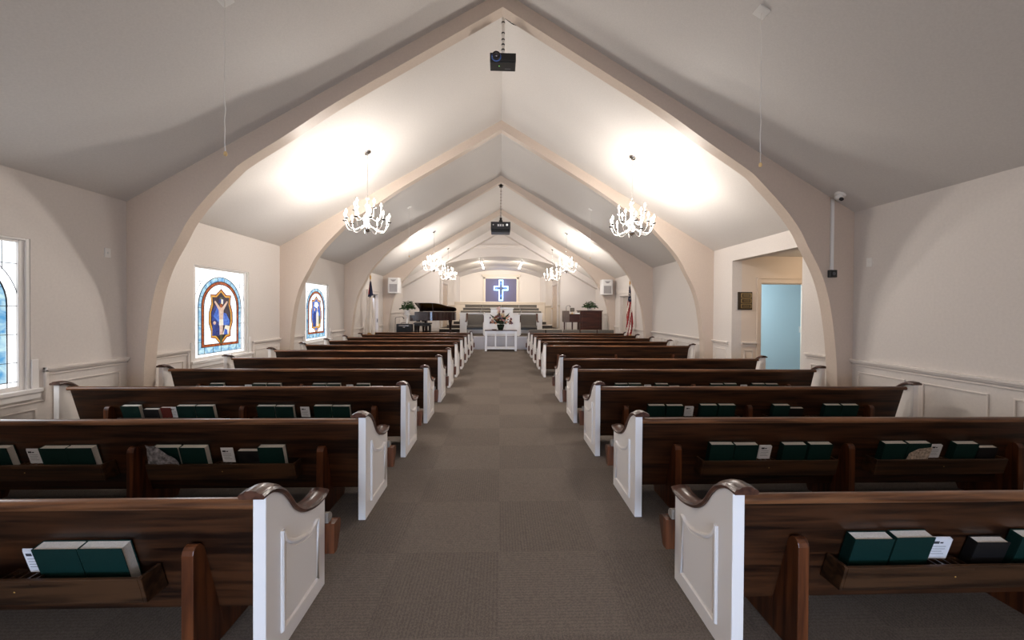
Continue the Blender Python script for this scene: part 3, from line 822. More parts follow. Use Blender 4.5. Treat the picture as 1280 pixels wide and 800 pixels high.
# ------------------------------------------------------------------ pull cords, projectors, small wall things
def pull_cord(x, y, ln, label):
    z = zc(x); s = 1 if x > 0 else -1
    r = thing('pull_cord', (x, y, z), label, 'pull cord', 'pull cords hanging from ceiling plates')
    T = Matrix.Translation((x, y, z)) @ Matrix.Rotation(s*math.atan(SL), 4, 'Y')
    g = MB().box(-.055, .055, -.055, .055, -.010, 0, 0, T)
    for i in range(5): g.box(-.042+.018*i, -.034+.018*i, -.042, .042, -.013, -.010, 0, T)
    obj('ceiling_plate', g, M['whitep'], r, bevel=.003)
    rr = random.Random(int(x*100+y)); n = 14
    pts = [(x+(rr.uniform(-.006, .006) if 0 < i else 0), y+rr.uniform(-.004, .004), z-.01-(ln-.01)*i/n) for i in range(n+1)]
    obj('cord', MB().tube(pts, .0035, 6), M['cord'], r, smooth=60)
    e = pts[-1]
    obj('knob', MB().lathe([(.004, .02), (.012, .012), (.016, -.004), (.012, -.018), (.003, -.022)], e, 12), M['woodk'], r, smooth=60, label='pale wooden pull knob')
pull_cord(-2.44, 3.45, 1.345, 'white cord with wooden knob hanging from ceiling at upper left')
pull_cord(2.37, 3.45, 1.395, 'white cord with wooden knob hanging from ceiling at upper right')
pull_cord(-2.43, 10.23, 1.3, 'thin cord below a ceiling plate beyond the left nearest chandelier')
pull_cord(2.41, 10.23, 1.3, 'thin cord below a ceiling plate beyond the right nearest chandelier')

# nearer projector, lens towards the viewer
r = thing('projector', (0.01, 5.36, zc(0)-.02), 'black projector on a jointed pole under the ceiling peak, nearest', 'projector', 'ceiling projectors')
y0 = 5.36
g = MB().box(-.172, .19, y0-.02, y0+.215, 5.015, 5.125).box(-.165, .183, y0+.0, y0+.2, 5.005, 5.015)
obj('housing', g, M['blackp'], r, bevel=.012)
g = MB().cyl((-.083, y0-.02, 5.06), (-.083, y0-.075, 5.06), .055, 24); obj('lens_barrel', g, M['blackp'], r, smooth=40)
g = MB().tube([(-.083+.06*cos(2*PI*i/24), y0-.035, 5.06+.06*sin(2*PI*i/24)) for i in range(24)], .008, 6, closed=True); obj('lens_ring', g, M['lensr'], r, smooth=60, label='blue ring round the lens')
g = MB().lathe([(.001, .012), (.02, .01), (.034, .0)], (0, 0, 0), 20, 0, Matrix.Translation((-.083, y0-.075, 5.06)) @ Matrix.Rotation(PI/2, 4, 'X')); obj('lens', g, M['lens'], r, smooth=60)
g = MB().box(.035, .12, y0+.13, y0+.15, 5.003, 5.005); obj('name_strip', g, M['greyp'], r)
g = MB().box(-.05, -.038, y0+.075, y0+.087, 5.003, 5.005); obj('indicator_light', g, nmat('green_indicator', (.1, .5, .1), .4, emit=(.3, 1, .2), estr=1), r, label='small green light')
g = MB()
for i, (a, b, rad) in enumerate(((5.12, 5.16, .03), (5.16, 5.19, .014), (5.19, 5.67, .022))): g.cyl((.01, y0+.05, a), (.01, y0+.05, b), rad, 14)
obj('pole', g, M['whitep'], r, smooth=40, label='pale mounting pole')
for z in (5.2, 5.27, 5.34, 5.43, 5.58): obj('cable_tie', MB().cyl((.01, y0+.05, z), (.01, y0+.05, z+.018), .025, 14), M['blackp'], r, smooth=40, label='black band round the pole')
g = MB().tube(smoothpath([(.03, y0+.05, 5.66), (.1, y0+.04, 5.60), (.14, y0+.05, 5.58), (.2, y0+.05, 5.56)], 4), .006, 6); obj('cable', g, M['blackp'], r, smooth=60)

r = thing('projector', (0, 12.35, zc(0)-.02), 'black projector hanging over the aisle beyond the third arch', 'projector', 'ceiling projectors')
y0 = 12.25
g = MB().box(-.318, .31, y0, y0+.5, 4.13, 4.38).prism([(-.31, 4.05), (.30, 4.05), (.31, 4.13), (-.318, 4.13)], 'y', y0+.03, y0+.47)
obj('housing', g, M['blackp'], r, bevel=.015)
g = MB().box(-.12, .10, y0-.006, y0, 4.22, 4.31); obj('vent_grille', g, M['greyp'], r)
g = MB().cyl((.2, y0-.012, 4.28), (.2, y0, 4.28), .035, 18); obj('indicator_light', g, nmat('pale_indicator', (.6, .6, .6), .3, emit=(1, 1, 1), estr=.6), r)
g = MB()
for x in (-.1, -.03, .05): g.box(x, x+.045, y0-.008, y0-.005, 4.235, 4.295)
for x in (-.24,): g.cyl((x, y0-.008, 4.28), (x, y0, 4.28), .018, 12)
obj('port', g, M['whitep'], r)
g = MB()
g.cyl((0, y0+.2, 4.38), (0, y0+.2, 4.46), .06, 16).cyl((0, y0+.2, 4.46), (0, y0+.2, 4.55), .04, 14); obj('mount', g, M['dark'], r, smooth=40)
g = MB().cyl((0, y0+.2, 4.5), (0, y0+.2, zc(0)-.02), .016, 12)
z = 4.6
while z < 5.4: g.cyl((0, y0+.2, z), (0, y0+.2, z+.03), .028, 12); z += .1
obj('pole', g, M['chrome'], r, smooth=40)
g = MB().cyl((0, y0+.2, zc(0)-.16), (0, y0+.2, zc(0)-.03), .055, 16).box(-.09, .09, y0+.12, y0+.28, zc(0)-.085, zc(0)-.05); obj('ceiling_bracket', g, M['dark'], r, smooth=40)

# dome camera and conduit
cx, cy = 4.42, 4.86; z = zc(cx)
r = thing('security_camera', (cx, cy, z), 'white dome security camera on the sloped ceiling by the first arch', 'camera')
T = Matrix.Translation((cx, cy, z)) @ Matrix.Rotation(math.atan(SL), 4, 'Y')
obj('base', MB().lathe([(.001, 0), (.062, 0), (.062, -.022), (.05, -.03), (.001, -.03)], n=24, tf=T), M['whitep'], r, smooth=35)
obj('dome', MB().lathe([(.046, -.028), (.046, -.05), (.036, -.072), (.018, -.083), (.001, -.085)], n=24, tf=T), M['whitep'], r, smooth=60)
T2 = Matrix.Translation((cx-.022, cy-.04, z-.075)) @ Matrix.Rotation(PI/2-.5, 4, 'X') 
obj('lens', MB().lathe([(.024, -.01), (.026, .008), (.02, .014), (.001, .012)], n=18, tf=T2), M['blackp'], r, smooth=50)
r = thing('cable_conduit', (4.435, 4.99, 2.0), 'white cable conduit ending in a black box on the first arch', 'conduit')
obj('channel', MB().box(4.415, 4.455, 4.982, 5.004, 2.11, 3.07), M['whitep'], r, bevel=.004)
g = MB().box(4.386, 4.482, 4.955, 5.004, 2.015, 2.115); obj('junction_box', g, M['blackp'], r, bevel=.006, label='black box at the lower end')
obj('socket', MB().cyl((4.434, 4.95, 2.065), (4.434, 4.956, 2.065), .022, 16), M['greyp'], r, smooth=40)

def wall_plate(x, y, z, side, label, name='light_switch', w=.07, h=.115, lever=True, m='whitep'):
    r = thing(name, (x, y, z-h/2), label, 'switch')
    obj('plate', MB().box(x, x-side*.01, y-w/2, y+w/2, z-h/2, z+h/2), M[m], r, bevel=.003)
    if lever: obj('toggle', MB().box(x-side*.01, x-side*.02, y-.008, y+.008, z-.014, z+.014), M[m], r, bevel=.002)
wall_plate(-W, 4.766, 2.21, -1, 'white thermostat plate high on the left wall before the first arch', 'thermostat')
wall_plate(W, 4.783, 2.195, 1, 'white thermostat plate high on the right wall before the first arch', 'thermostat')
wall_plate(-W, 14.93, 1.12, -1, 'dark switch plate beside the glazed door on the left wall', w=.09, h=.14, m='greyp')
r = thing('light_switch', (7.735, 9.59, 1.02), 'white light switch on the pale blue wall beyond the doorway', 'switch')
obj('plate', MB().box(7.69, 7.78, 9.588, 9.6, 1.02, 1.18), M['whitep'], r, bevel=.003)
obj('toggle', MB().box(7.725, 7.745, 9.575, 9.588, 1.085, 1.115), M['whitep'], r)

# plaque board beside the vestibule doorway
r = thing('memorial_plaque', (5.02, 7.69, 1.6), 'dark plaque with three brass plates beside the blue doorway', 'plaque')
obj('board', MB().box(4.865, 5.165, YV-.02, YV, 1.59, 1.955), M['plaqueb'], r, bevel=.005)
obj('left_margin', MB().box(4.875, 4.905, YV-.024, YV-.02, 1.61, 1.935), M['plaqueg'], r) if False else None
for i in range(3):
    z = 1.62+.108*i
    p = obj('brass_plate', MB().box(4.925, 5.145, YV-.026, YV-.02, z, z+.09), M['plaqueg'], r, bevel=.002)
    g = MB().box(4.945, 5.125, YV-.0275, YV-.026, z+.012, z+.078)
    obj('engraved_field', g, M['plaqueb'], p)
    g = MB()
    for q in (.03, .045, .06): g.box(4.965+.01*(i % 2), 5.105, YV-.0285, YV-.0275, z+q-.003, z+q+.002)
    obj('lettering', g, M['plaqueg'], p)

# loudspeakers on the fourth arch
for x, sd in ((-4.245, 'left'), (4.33, 'right')):
    y0 = 15.3
    r = thing('loudspeaker', (x, y0+.16, 2.19), 'white loudspeaker mounted on the %s side of the fourth arch' % sd, 'speaker', 'white loudspeakers on the far arch')
    g = MB().prism([(x-.23, y0+.33), (x-.225, y0+.03), (x-.17, y0), (x+.17, y0), (x+.225, y0+.03), (x+.23, y0+.33)], 'z', 2.2, 2.815)
    obj('cabinet', g, M['whitep'], r, bevel=.01)
    obj('woofer_grille', MB().box(x-.155, x+.155, y0-.008, y0, 2.25, 2.56), M['grille'], r, bevel=.006, label='grey square grille')
    g = MB().box(x-.17, x+.17, y0-.012, y0, 2.6, 2.615)
    obj('trim_bar', g, M['whitep'], r)
    g = MB().prism([(x-.12, 2.74), (x+.12, 2.74), (x+.04, 2.66), (x-.04, 2.66)], 'y', y0-.006, y0)
    obj('tweeter_horn', g, M['grille'], r, bevel=.004)
    obj('wall_bracket', MB().box(x-.08, x+.08, y0+.33, 15.66, 2.4, 2.6), M['whitep'], r)

# ------------------------------------------------------------------ flags
def flag(name, x, y, ztop, zbot, label, kind):
    r = thing(name, (x, y, 0), label, 'flag')
    obj('stand', MB().lathe([(.001, 0), (.15, 0), (.15, .02), (.05, .05), (.025, .12), (.001, .12)], (x, y, 0), 20), M['brassy'], r, smooth=40)
    obj('pole', MB().cyl((x, y, .1), (x, y, ztop+.06), .014, 10), M['tan'], r, smooth=40)
    obj('finial', MB().lathe([(.01, 0), (.028, .03), (.02, .07), (.03, .09), (.003, .19)], (x, y, ztop+.05), 12), M['gold'], r, smooth=40)
    # furled cloth: folds round the pole, widening downward
    n = 44; kz = 40; vs = []; fs = []; mi = []
    for j in range(kz+1):
        v = j/kz; z = ztop-(ztop-zbot)*v
        R = .015+(.085 if kind == 'us' else .12)*min(1, v*1.15)**.8
        for i in range(n):
            a = 2*PI*i/n
            fold = 1+.30*sin(a*5+v*3.2)+.14*sin(a*9-v*5)
            vs.append((x+R*fold*cos(a)*1.0, y+R*fold*sin(a)*.8, z+.035*sin(a*3)*v))
    for j in range(kz):
        for i in range(n):
            fs.append((j*n+i, j*n+(i+1) % n, (j+1)*n+(i+1) % n, (j+1)*n+i))
            v = (j+.5)/kz; u = (i+.5)/n
            if kind == 'us':
                w = u+.22*v
                st = 1 if int(w*14+v*4.0) % 5 in (0, 2, 3) else 0
                can = v < .33-.08*abs(((u*2) % 1)-.5)
                mi.append(1 if can else (2 if st else 3))
            else:
                a = 2*PI*u
                can = v < .33-.06*abs(cos(a))
                red = can and .04 < v < .25 and -.75 < a-PI*1.45 < -.2
                mi.append(2 if red else 1 if can else 3)
    g = MB(); o0 = len(g.v); g.v = vs; g.f = fs; g.m = [m-1 for m in mi]
    obj('cloth', g, [M['navy'], M['red'], M['flagw']], r, smooth=70)
    if kind == 'us':
        rr = random.Random(2); g = MB()
        for i in range(20):
            v = rr.uniform(.06, .27); a = rr.uniform(PI, 2*PI); R = (.015+.085*min(1, v*1.15)**.8)*(1+.30*sin(a*5+v*3.2)+.14*sin(a*9-v*5))+.002
            c = Vector((x+R*cos(a), y+R*.8*sin(a), ztop-(ztop-zbot)*v))
            pts = [(c.x+(.022 if q % 2 == 0 else .009)*sin(PI*q/5), c.y, c.z+(.022 if q % 2 == 0 else .009)*cos(PI*q/5)) for q in range(10)]
            g.prism([(p[0], p[2]) for p in pts], 'y', c.y-.004, c.y)
        obj('star', g, M['flagw'], r)
    g = MB()
    v = 1.
    for i in range(n):
        a = 2*PI*i/n; R = (.10 if kind == 'us' else .135)*(1+.30*sin(a*5+3.2)+.14*sin(a*9-5))
        g.tube([(x+R*cos(a), y+R*.8*sin(a), zbot+.035*sin(a*3)), (x+R*1.02*cos(a), y+R*.82*sin(a), zbot-.05+.035*sin(a*3))], .009, 5)
    obj('fringe', g, M['gold'], r)
flag('christian_flag', -4.46, 13.27, 2.52, .72, 'furled white flag with navy canton standing by the left glazed door', 'chr')
flag('american_flag', 4.54, 13.27, 2.42, .70, 'furled red, white and blue starred flag standing at the right wall', 'us')

# ------------------------------------------------------------------ front of the church
# communion table
r = thing('communion_table', (.03, 14.6, 0), 'white open-framed communion table with dark top at the aisle end', 'table')
x0, x1, y0, y1 = -.57, .635, 14.38, 14.85
obj('tabletop', MB().box(x0-.01, x1+.01, y0-.015, y1+.015, .765, .79), M['cap'], r, bevel=.006, label='dark brown table top')
g = MB().box(x0+.03, x1-.03, y0+.02, y0+.05, .665, .765).box(x0+.03, x1-.03, y1-.05, y1-.02, .665, .765).box(x0+.03, x0+.06, y0+.03, y1-.03, .665, .765).box(x1-.06, x1-.03, y0+.03, y1-.03, .665, .765)
obj('apron', g, M['tablew'], r, bevel=.004)
for a in (x0, x1-.075):
    for b in (y0, y1-.075): obj('leg', MB().box(a, a+.075, b, b+.075, 0, .765), M['tablew'], r, bevel=.006)
for t in (1/3, 2/3): obj('upright', MB().box(x0+(x1-x0)*t-.027, x0+(x1-x0)*t+.027, y0+.01, y0+.06, .10, .70), M['tablew'], r, bevel=.004)
obj('lower_shelf', MB().box(x0+.03, x1-.03, y0+.02, y1-.02, .075, .135), M['tablew'], r, bevel=.004)

# flower arrangement
fx, fy, fz = .02, 14.56, .79
r = thing('flower_arrangement', (fx, fy, fz), 'mixed flowers in a dark vase on the white communion table', 'flowers')
obj('vase', MB().lathe([(.001, 0), (.085, 0), (.095, .02), (.125, .11), (.145, .20), (.15, .215), (.135, .215), (.001, .19)], (fx, fy, fz), 20), M['vase'], r, smooth=50)
rr = random.Random(11)
leaf = MB(); stem = MB()
def leafblade(g, p, d, ln, w, mi=0):
    d = Vector(d).normalized(); sd = d.cross(Vector((0, 0, 1)))
    if sd.length < .05: sd = Vector((1, 0, 0))
    sd.normalize(); p = Vector(p); up = sd.cross(d)*.15*ln
    g.add([p, p+d*ln*.4+sd*w+up, p+d*ln, p+d*ln*.4-sd*w+up, p+d*ln*.45-up*.3], [(0, 1, 4), (0, 4, 3), (1, 2, 4), (4, 2, 3)], mi)
for i in range(230):
    a = rr.uniform(0, 2*PI); el = rr.uniform(.05, 1.35); d = Vector((cos(a)*cos(el), sin(a)*cos(el)*.8, sin(el)))
    R = rr.uniform(.08, .42); p = Vector((fx, fy, fz+.22))+d*R*rr.uniform(.5, 1)
    leafblade(leaf, p, d+Vector((rr.uniform(-.5, .5), rr.uniform(-.5, .5), rr.uniform(-.3, .5))), rr.uniform(.07, .14), rr.uniform(.012, .026))
for i in range(5):
    a = rr.uniform(0, 2*PI); el = rr.uniform(.6, 1.2); d = Vector((cos(a)*cos(el), sin(a)*cos(el)*.6, sin(el)))
    leafblade(leaf, Vector((fx, fy, fz+.2)), d, rr.uniform(.55, .68), .016)
obj('foliage', leaf, M['leafd'], r)
cols = [nmat('petal_'+n, c, .7) for n, c in (('cream', (.75, .62, .4)), ('pink', (.62, .3, .28)), ('rust', (.2, .05, .03)), ('mauve', (.22, .12, .18)), ('peach', (.7, .38, .22)), ('burgundy', (.12, .015, .025)), ('blush', (.75, .52, .47)))]
def blossom(c, R, m):
    g = MB(); c = Vector(c)
    for ring, (k, el, sc) in enumerate(((7, .15, 1.), (6, .6, .8), (4, 1.05, .55))):
        for i in range(k):
            a = 2*PI*i/k+ring*.4; d = Vector((cos(a)*cos(el), sin(a)*cos(el), sin(el)))
            d = Vector((d.x, -d.z*.7+d.y*.5, d.y*.8+d.z*.4))
            leafblade(g, c, d, R*sc, R*.42*sc)
    g.ball(c+Vector((0, -.012, 0)), R*.33, 8)
    return obj('blossom', g, m, r, smooth=60)
for i in range(52):
    a = rr.uniform(0, 2*PI); el = math.asin(rr.uniform(-.05, 1)); d = Vector((cos(a)*cos(el)*1.0, -abs(sin(a)*cos(el))*.7 if rr.random() < .8 else sin(a)*cos(el)*.6, sin(el)))
    R = rr.uniform(.26, .47)
    blossom(Vector((fx, fy, fz+.27))+Vector((d.x*R, d.y*R, d.z*R*1.0)), rr.uniform(.045, .07), cols[(i*3+i//5) % 6])
for dx, dz in ((-.06, .76), (-.12, .82), (-.03, .70), (-.08, .73), (-.05, .85), (-.10, .66)): blossom((fx+dx, fy-.03, fz+dz), .06, cols[6])
# small books / tray lying on the table
r = thing('wooden_tray', (-.22, 14.55, .79), 'small dark tray lying on the communion table left of the vase', 'tray')
obj('base', MB().lathe([(.001, 0), (.08, 0), (.095, .018), (.1, .03), (.092, .03), (.08, .012), (.001, .01)], (-.22, 14.55, .79), 20), M['organ'], r, smooth=50)

# pulpit
r = thing('pulpit', (.07, 15.75, .5), 'large white stepped pulpit with raised centre on the platform', 'pulpit')
g = MB().box(-.66, .80, 15.55, 16.0, .5, 1.36).box(-.69, .83, 15.52, 16.03, 1.345, 1.385); obj('wing', g, M['white'], r, bevel=.006)
g = MB().box(-.38, .52, 15.47, 15.95, .5, 1.60); obj('centre_body', g, M['white'], r, bevel=.006)
g = MB().prism([(15.44, 1.60), (15.44, 1.63), (15.98, 1.66), (15.98, 1.60)], 'x', -.41, .55); obj('reading_top', g, M['white'], r, bevel=.004)
g = MB()
for (a, b, c, d, y) in ((-.28, .42, .62, 1.48, 15.47), (-.62, -.43, .62, 1.25, 15.55), (.57, .76, .62, 1.25, 15.55)):
    for q in ((a, b, c, c+.02), (a, b, d-.02, d), (a, a+.02, c, d), (b-.02, b, c, d)): g.box(q[0], q[1], y-.014, y, q[2], q[3])
obj('panel_moulding', g, M['white'], r, bevel=.003)

# pulpit benches, upholstered
def bench(x0, x1, side):
    r = thing('pulpit_bench', ((x0+x1)/2, 16.45, .5), 'grey upholstered bench with white arms on the platform %s of pulpit' % side, 'bench', 'upholstered platform benches')
    y0 = 16.2
    obj('seat', MB().box(x0+.06, x1-.06, y0, y0+.5, .80, .895), M['grey'], r, bevel=.03, seg=3)
    obj('seat_rail', MB().box(x0+.06, x1-.06, y0+.03, y0+.5, .72, .80), M['dark'], r)
    obj('backrest', MB().prism([(y0+.44, .88), (y0+.52, 1.36), (y0+.6, 1.36), (y0+.54, .88)], 'x', x0+.06, x1-.06), M['grey'], r, bevel=.02, seg=3)
    for a in (x0, x1-.06):
        e = obj('arm_end', MB().prism([(y0-.02, .5), (y0-.02, 1.05), (y0+.36, 1.1), (y0+.5, 1.38), (y0+.62, 1.38), (y0+.62, .5)], 'x', a, a+.06), M['white'], r, bevel=.005)
        obj('arm_cap', MB().sweep(smoothpath([(y0-.05, 1.04), (y0+.1, 1.07), (y0+.34, 1.1), (y0+.42, 1.22), (y0+.5, 1.38), (y0+.64, 1.39)], 3), [(-.01, 0), (-.01, .02), (.07, .02), (.07, 0)], 0, 1, a), M['cap'], e, smooth=30)
bench(-1.47, -.66, 'left'); bench(.82, 1.64, 'right')

# choir front and choir pews
g = MB().box(-1.80, 1.90, 17.2, 17.32, .5, 1.385).box(-1.84, 1.94, 17.15, 17.36, 1.385, 1.43)
for s in (-1.80, 1.62): g.box(s, s+.28, 17.17, 17.2, .5, 1.33).box(s-.01, s+.29, 17.15, 17.2, 1.30, 1.385)
for a in [-1.4+.56*i for i in range(5)]:
    for q in ((a, a+.46, .7, .72), (a, a+.46, 1.2, 1.22), (a, a+.02, .7, 1.22), (a+.44, a+.46, .7, 1.22)): g.box(q[0], q[1], 17.186, 17.2, q[2], q[3])
struct('wall_choir_front', g, M['white'], bevel=.006)
for i, (y, zf) in enumerate(((18.25, .64), (19.45, .79), (20.55, .98))):
    if i: struct('floor_choir_riser_%d' % i, MB().box(-2.05, 2.15, y-.55, y+.65, .64, zf), M['carpet'])
    nm = ('nearest', 'middle', 'rearmost')[i]
    r = thing('choir_pew', (.05, y, zf), 'grey cushioned choir pew, %s of three tiers behind the pulpit' % nm, 'pew', 'choir pews in tiers')
    xa, xb = -1.92, 2.02
    obj('seat', MB().box(xa, xb, y-.2, y+.27, zf+.36, zf+.46), M['grey'], r, bevel=.025)
    obj('plinth', MB().box(xa+.02, xb-.02, y-.1, y+.25, zf, zf+.36), M['trimw'], r)
    k = 4; w = (xb-xa)/k
    for j in range(k):
        obj('back_cushion', MB().prism([(y+.24, zf+.44), (y+.31, zf+.87), (y+.37, zf+.87), (y+.32, zf+.44)], 'x', xa+j*w+.012, xa+(j+1)*w-.012), M['grey'], r, bevel=.02)
    obj('back_rail', MB().box(xa-.02, xb+.02, y+.29, y+.41, zf+.865, zf+.895), M['beadb'], r, bevel=.006)
    obj('back_frame', MB().prism([(y+.32, zf), (y+.32, zf+.44), (y+.37, zf+.86), (y+.40, zf+.86), (y+.36, zf)], 'x', xa, xb), M['white'], r)

# lit cross in its frame on the choir wall
CXX = .055
g = MB().box(CXX-1.02, CXX+1.02, YK-.02, YK, 2.10, 3.62)
r = thing('cross_display', (CXX, YK-.05, 2.1), 'dark cross outlined in blue neon on mauve panel in cream frame', 'cross')
obj('backing_panel', g, M['panel'], r)
g = MB()
for q in ((-1.16, -1.02, 2.05, 3.72), (1.02, 1.16, 2.05, 3.72), (-1.16, 1.16, 3.62, 3.76)): g.box(CXX+q[0], CXX+q[1], YK-.10, YK, q[2], q[3])
g.box(CXX-1.24, CXX+1.24, YK-.16, YK, 3.76, 3.84).box(CXX-1.28, CXX+1.28, YK-.2, YK, 3.84, 3.88).box(CXX-1.2, CXX+1.2, YK-.14, YK, 2.03, 2.1)
obj('frame', g, nmat('cream_frame_paint', (.66, .57, .47), .45), r, bevel=.01)
def crosspoly(cx, b, t, hx, zc_, w): return [(cx-w, b), (cx+w, b), (cx+w, zc_-w), (cx+hx, zc_-w), (cx+hx, zc_+w), (cx+w, zc_+w), (cx+w, t), (cx-w, t), (cx-w, zc_+w), (cx-hx, zc_+w), (cx-hx, zc_-w), (cx-w, zc_-w)]
cz = 2.99
obj('cross', MB().prism(crosspoly(CXX, 2.24, 3.47, .40, cz, .072), 'y', YK-.17, YK-.11), M['crossb'], r, bevel=.006)
obj('neon_tube', MB().prism(crosspoly(CXX, 2.16, 3.55, .485, cz, .15), 'y', YK-.11, YK-.07), M['led'], r, bevel=.03, seg=3, label='glowing blue-white neon outline')

# ceiling track lights in the choir recess
for s, sd in ((-1, 'left'), (1, 'right')):
    xa, xb = s*1.07+.06, s*1.0+.06
    r = thing('track_light', (s*1.03+.06, 20.5, arcz(1.03)), 'row of lit spot lamps on the %s of the choir ceiling' % sd, 'light', 'track lights over the choir')
    za = arcz(1.03)
    obj('track', MB().box(s*1.03+.04, s*1.03+.08, 19.2, 22.4, za-.035, za-.005), M['whitep'], r)
    for j in range(4):
        y = 19.5+.85*j
        h = obj('spot_head', MB().tube([(s*1.03+.06, y, za-.035), (s*1.03+.06, y, za-.08), (s*1.03+.06, y+.10, za-.15)], [.015, .04, .05], 12), M['whitep'], r, smooth=50)
        obj('lamp', MB().ball((s*1.03+.06, y+.06, za-.17), .05, 10), M['spot'], h, smooth=60)

# ------------------------------------------------------------------ grand piano and its neighbours
PX, PYN, PYF, PZ = -3.5, 15.75, 17.1, .5
r = thing('grand_piano', (-2.7, 16.4, PZ), 'dark mahogany grand piano with raised lid on the platform left', 'piano')
def outline(inset=0.):
    pts = [(PX, PYF), (PX, PYN)]
    pts += smoothpath([(PX+.35, PYN), (PX+.75, PYN+.02), (PX+1.05, PYN+.22), (PX+1.25, PYN+.5), (PX+1.45, PYN+.62), (PX+1.565, PYN+.78), (PX+1.57, PYF-.25), (PX+1.5, PYF-.05), (PX+1.4, PYF)], 5)
    cx, cy = -2.9, 16.5
    return [(cx+(x-cx)*(1-inset), cy+(y-cy)*(1-inset)) for x, y in pts]
z0, z1 = PZ+.60, PZ+.96
ol = outline(); il = outline(.04); n = len(ol); g = MB()
vs = [(x, y, z0) for x, y in ol]+[(x, y, z1) for x, y in ol]+[(x, y, z1) for x, y in il]+[(x, y, z0+.1) for x, y in il]
fs = []
for i in range(n):
    j = (i+1) % n
    fs += [(i, j, n+j, n+i), (n+i, n+j, 2*n+j, 2*n+i), (2*n+i, 2*n+j, 3*n+j, 3*n+i)]
fs += [tuple(range(n-1, -1, -1)), tuple(range(3*n, 4*n))]
g.add(vs, fs); obj('case', g, M['piano'], r, smooth=40)
g = MB().prism(outline(.08), 'z', z0+.15, z0+.2); obj('soundboard', g, M['gold'], r)
lid = [(x, y) for x, y in outline(-.015)]
ang = .25; g = MB(); vs = []
for z in (0, .022):
    for x, y in lid:
        dy = PYF-y; vs.append((x, PYF-dy*cos(ang), z1+.012+dy*sin(ang)+z))
n = len(lid); g.add(vs, [tuple(range(n-1, -1, -1)), tuple(range(n, 2*n))]+[(i, (i+1) % n, n+(i+1) % n, n+i) for i in range(n)])
obj('lid', g, M['piano'], r, smooth=30)
obj('lid_prop', MB().cyl((PX+.75, PYN+.06, z1-.02), (PX+.7, PYN+.12, z1+.33), .011, 8), M['piano'], r)
g = MB().box(PX-.20, PX+.02, PYN+.02, PYF-.02, z0-.02, z0+.10).box(PX-.20, PX+.0, PYN, PYN+.06, z0-.02, z0+.22).box(PX-.20, PX+.0, PYF-.06, PYF, z0-.02, z0+.22)
obj('keybed', g, M['piano'], r, bevel=.006)
g = MB(); k = 36; w = (PYF-PYN-.14)/k
for i in range(k): g.box(PX-.19, PX-.04, PYN+.07+i*w+.001, PYN+.07+(i+1)*w-.001, z0+.10, z0+.118)
obj('keyboard', g, M['keys'], r)
g = MB().box(PX+.12, PX+.14, PYN+.35, PYF-.35, z1-.02, z1+.20); obj('music_desk', g, M['piano'], r, bevel=.004)
for (x, y) in ((PX+.12, PYN+.14), (PX+.12, PYF-.14), (PX+1.33, PYF-.33)):
    l = obj('leg', MB().lathe([(.03, .03), (.045, .05), (.05, .10), (.045, .12), (.05, .2), (.075, .5), (.085, .55), (.085, .61)], (x, y, PZ), 12), M['piano'], r, smooth=40)
    obj('caster', MB().cyl((x-.012, y, PZ+.03), (x+.012, y, PZ+.03), .03, 12), M['brassy'], l)
g = MB().box(PX+.3, PX+.38, 16.36, 16.44, PZ+.15, z0).box(PX+.3, PX+.38, 16.5, 16.58, PZ+.15, z0).box(PX+.24, PX+.42, 16.32, 16.62, PZ+.08, PZ+.16)
for q in (-.06, 0, .06): g.box(PX+.1, PX+.26, 16.46+q, 16.49+q, PZ+.09, PZ+.105)
obj('pedal_lyre', g, M['piano'], r, bevel=.005)
obj('stencil_strip', MB().box(PX+.9, PX+1.15, PYF-.4, PYF-.2, z1-.03, z1-.02), M['card'], r) if False else None

# piano bench seen between pews and piano
bx0, bx1, by0, by1 = -3.44, -2.76, 15.25, 15.6
r = thing('piano_bench', (-3.18, 15.42, .5), 'dark piano bench with padded seat before the grand piano', 'bench')
obj('seat', MB().box(bx0, bx1, by0, by1, .97, 1.03), M['ebony'], r, bevel=.008)
obj('cushion', MB().box(bx0+.02, bx1-.3, by0+.02, by1-.02, 1.03, 1.06), M['cush'], r, bevel=.012)
obj('apron', MB().box(bx0+.03, bx1-.03, by0+.03, by1-.03, .90, .97), M['ebony'], r)
for a in (bx0+.03, bx1-.08):
    for b in (by0+.03, by1-.08): obj('leg', MB().lathe([(.02, 0), (.022, .05), (.03, .30), (.035, .42)], (a+.025, b+.025, .5), 10), M['ebony'], r, smooth=40)

# plant stand with trailing plant
def plant(name, x, y, z, rx, rz, label, n, seed, potr, poth, mat='leaf', saucer=True):
    r = thing(name, (x, y, z), label, 'plant')
    obj('pot', MB().lathe([(.001, 0), (potr*.75, 0), (potr, poth*.85), (potr*1.06, poth*.86), (potr*1.06, poth), (potr*.95, poth), (potr*.9, poth*.9), (.001, poth*.88)], (x, y, z), 18), M['pot'], r, smooth=35)
    rr = random.Random(seed); g = MB(); st = MB()
    for i in range(n):
        a = rr.uniform(0, 2*PI); q = rr.random()**.6; el = rr.uniform(-.25, 1.3)
        p = Vector((x+rx*q*cos(a), y+rx*.8*q*sin(a), z+poth+rz*(.12+.75*(1-q*q)*rr.random())))
        leafblade(g, p, (cos(a)*.8+rr.uniform(-.5, .5), sin(a)*.8+rr.uniform(-.5, .5), rr.uniform(-.6, .7)), rr.uniform(.07, .13), rr.uniform(.025, .045))
        if i % 6 == 0: st.tube([(x, y, z+poth*.9), (x+(p.x-x)*.5, y+(p.y-y)*.5, z+poth+.7*(p.z-z-poth)+.04), p], .004, 4)
    obj('leaves', g, M[mat], r); obj('stems', st, M['leafd'], r)
sx, sy = -3.76, 15.66
r = thing('plant_stand', (sx, sy, .5), 'slender white pedestal stand under the plant left of the piano', 'stand')
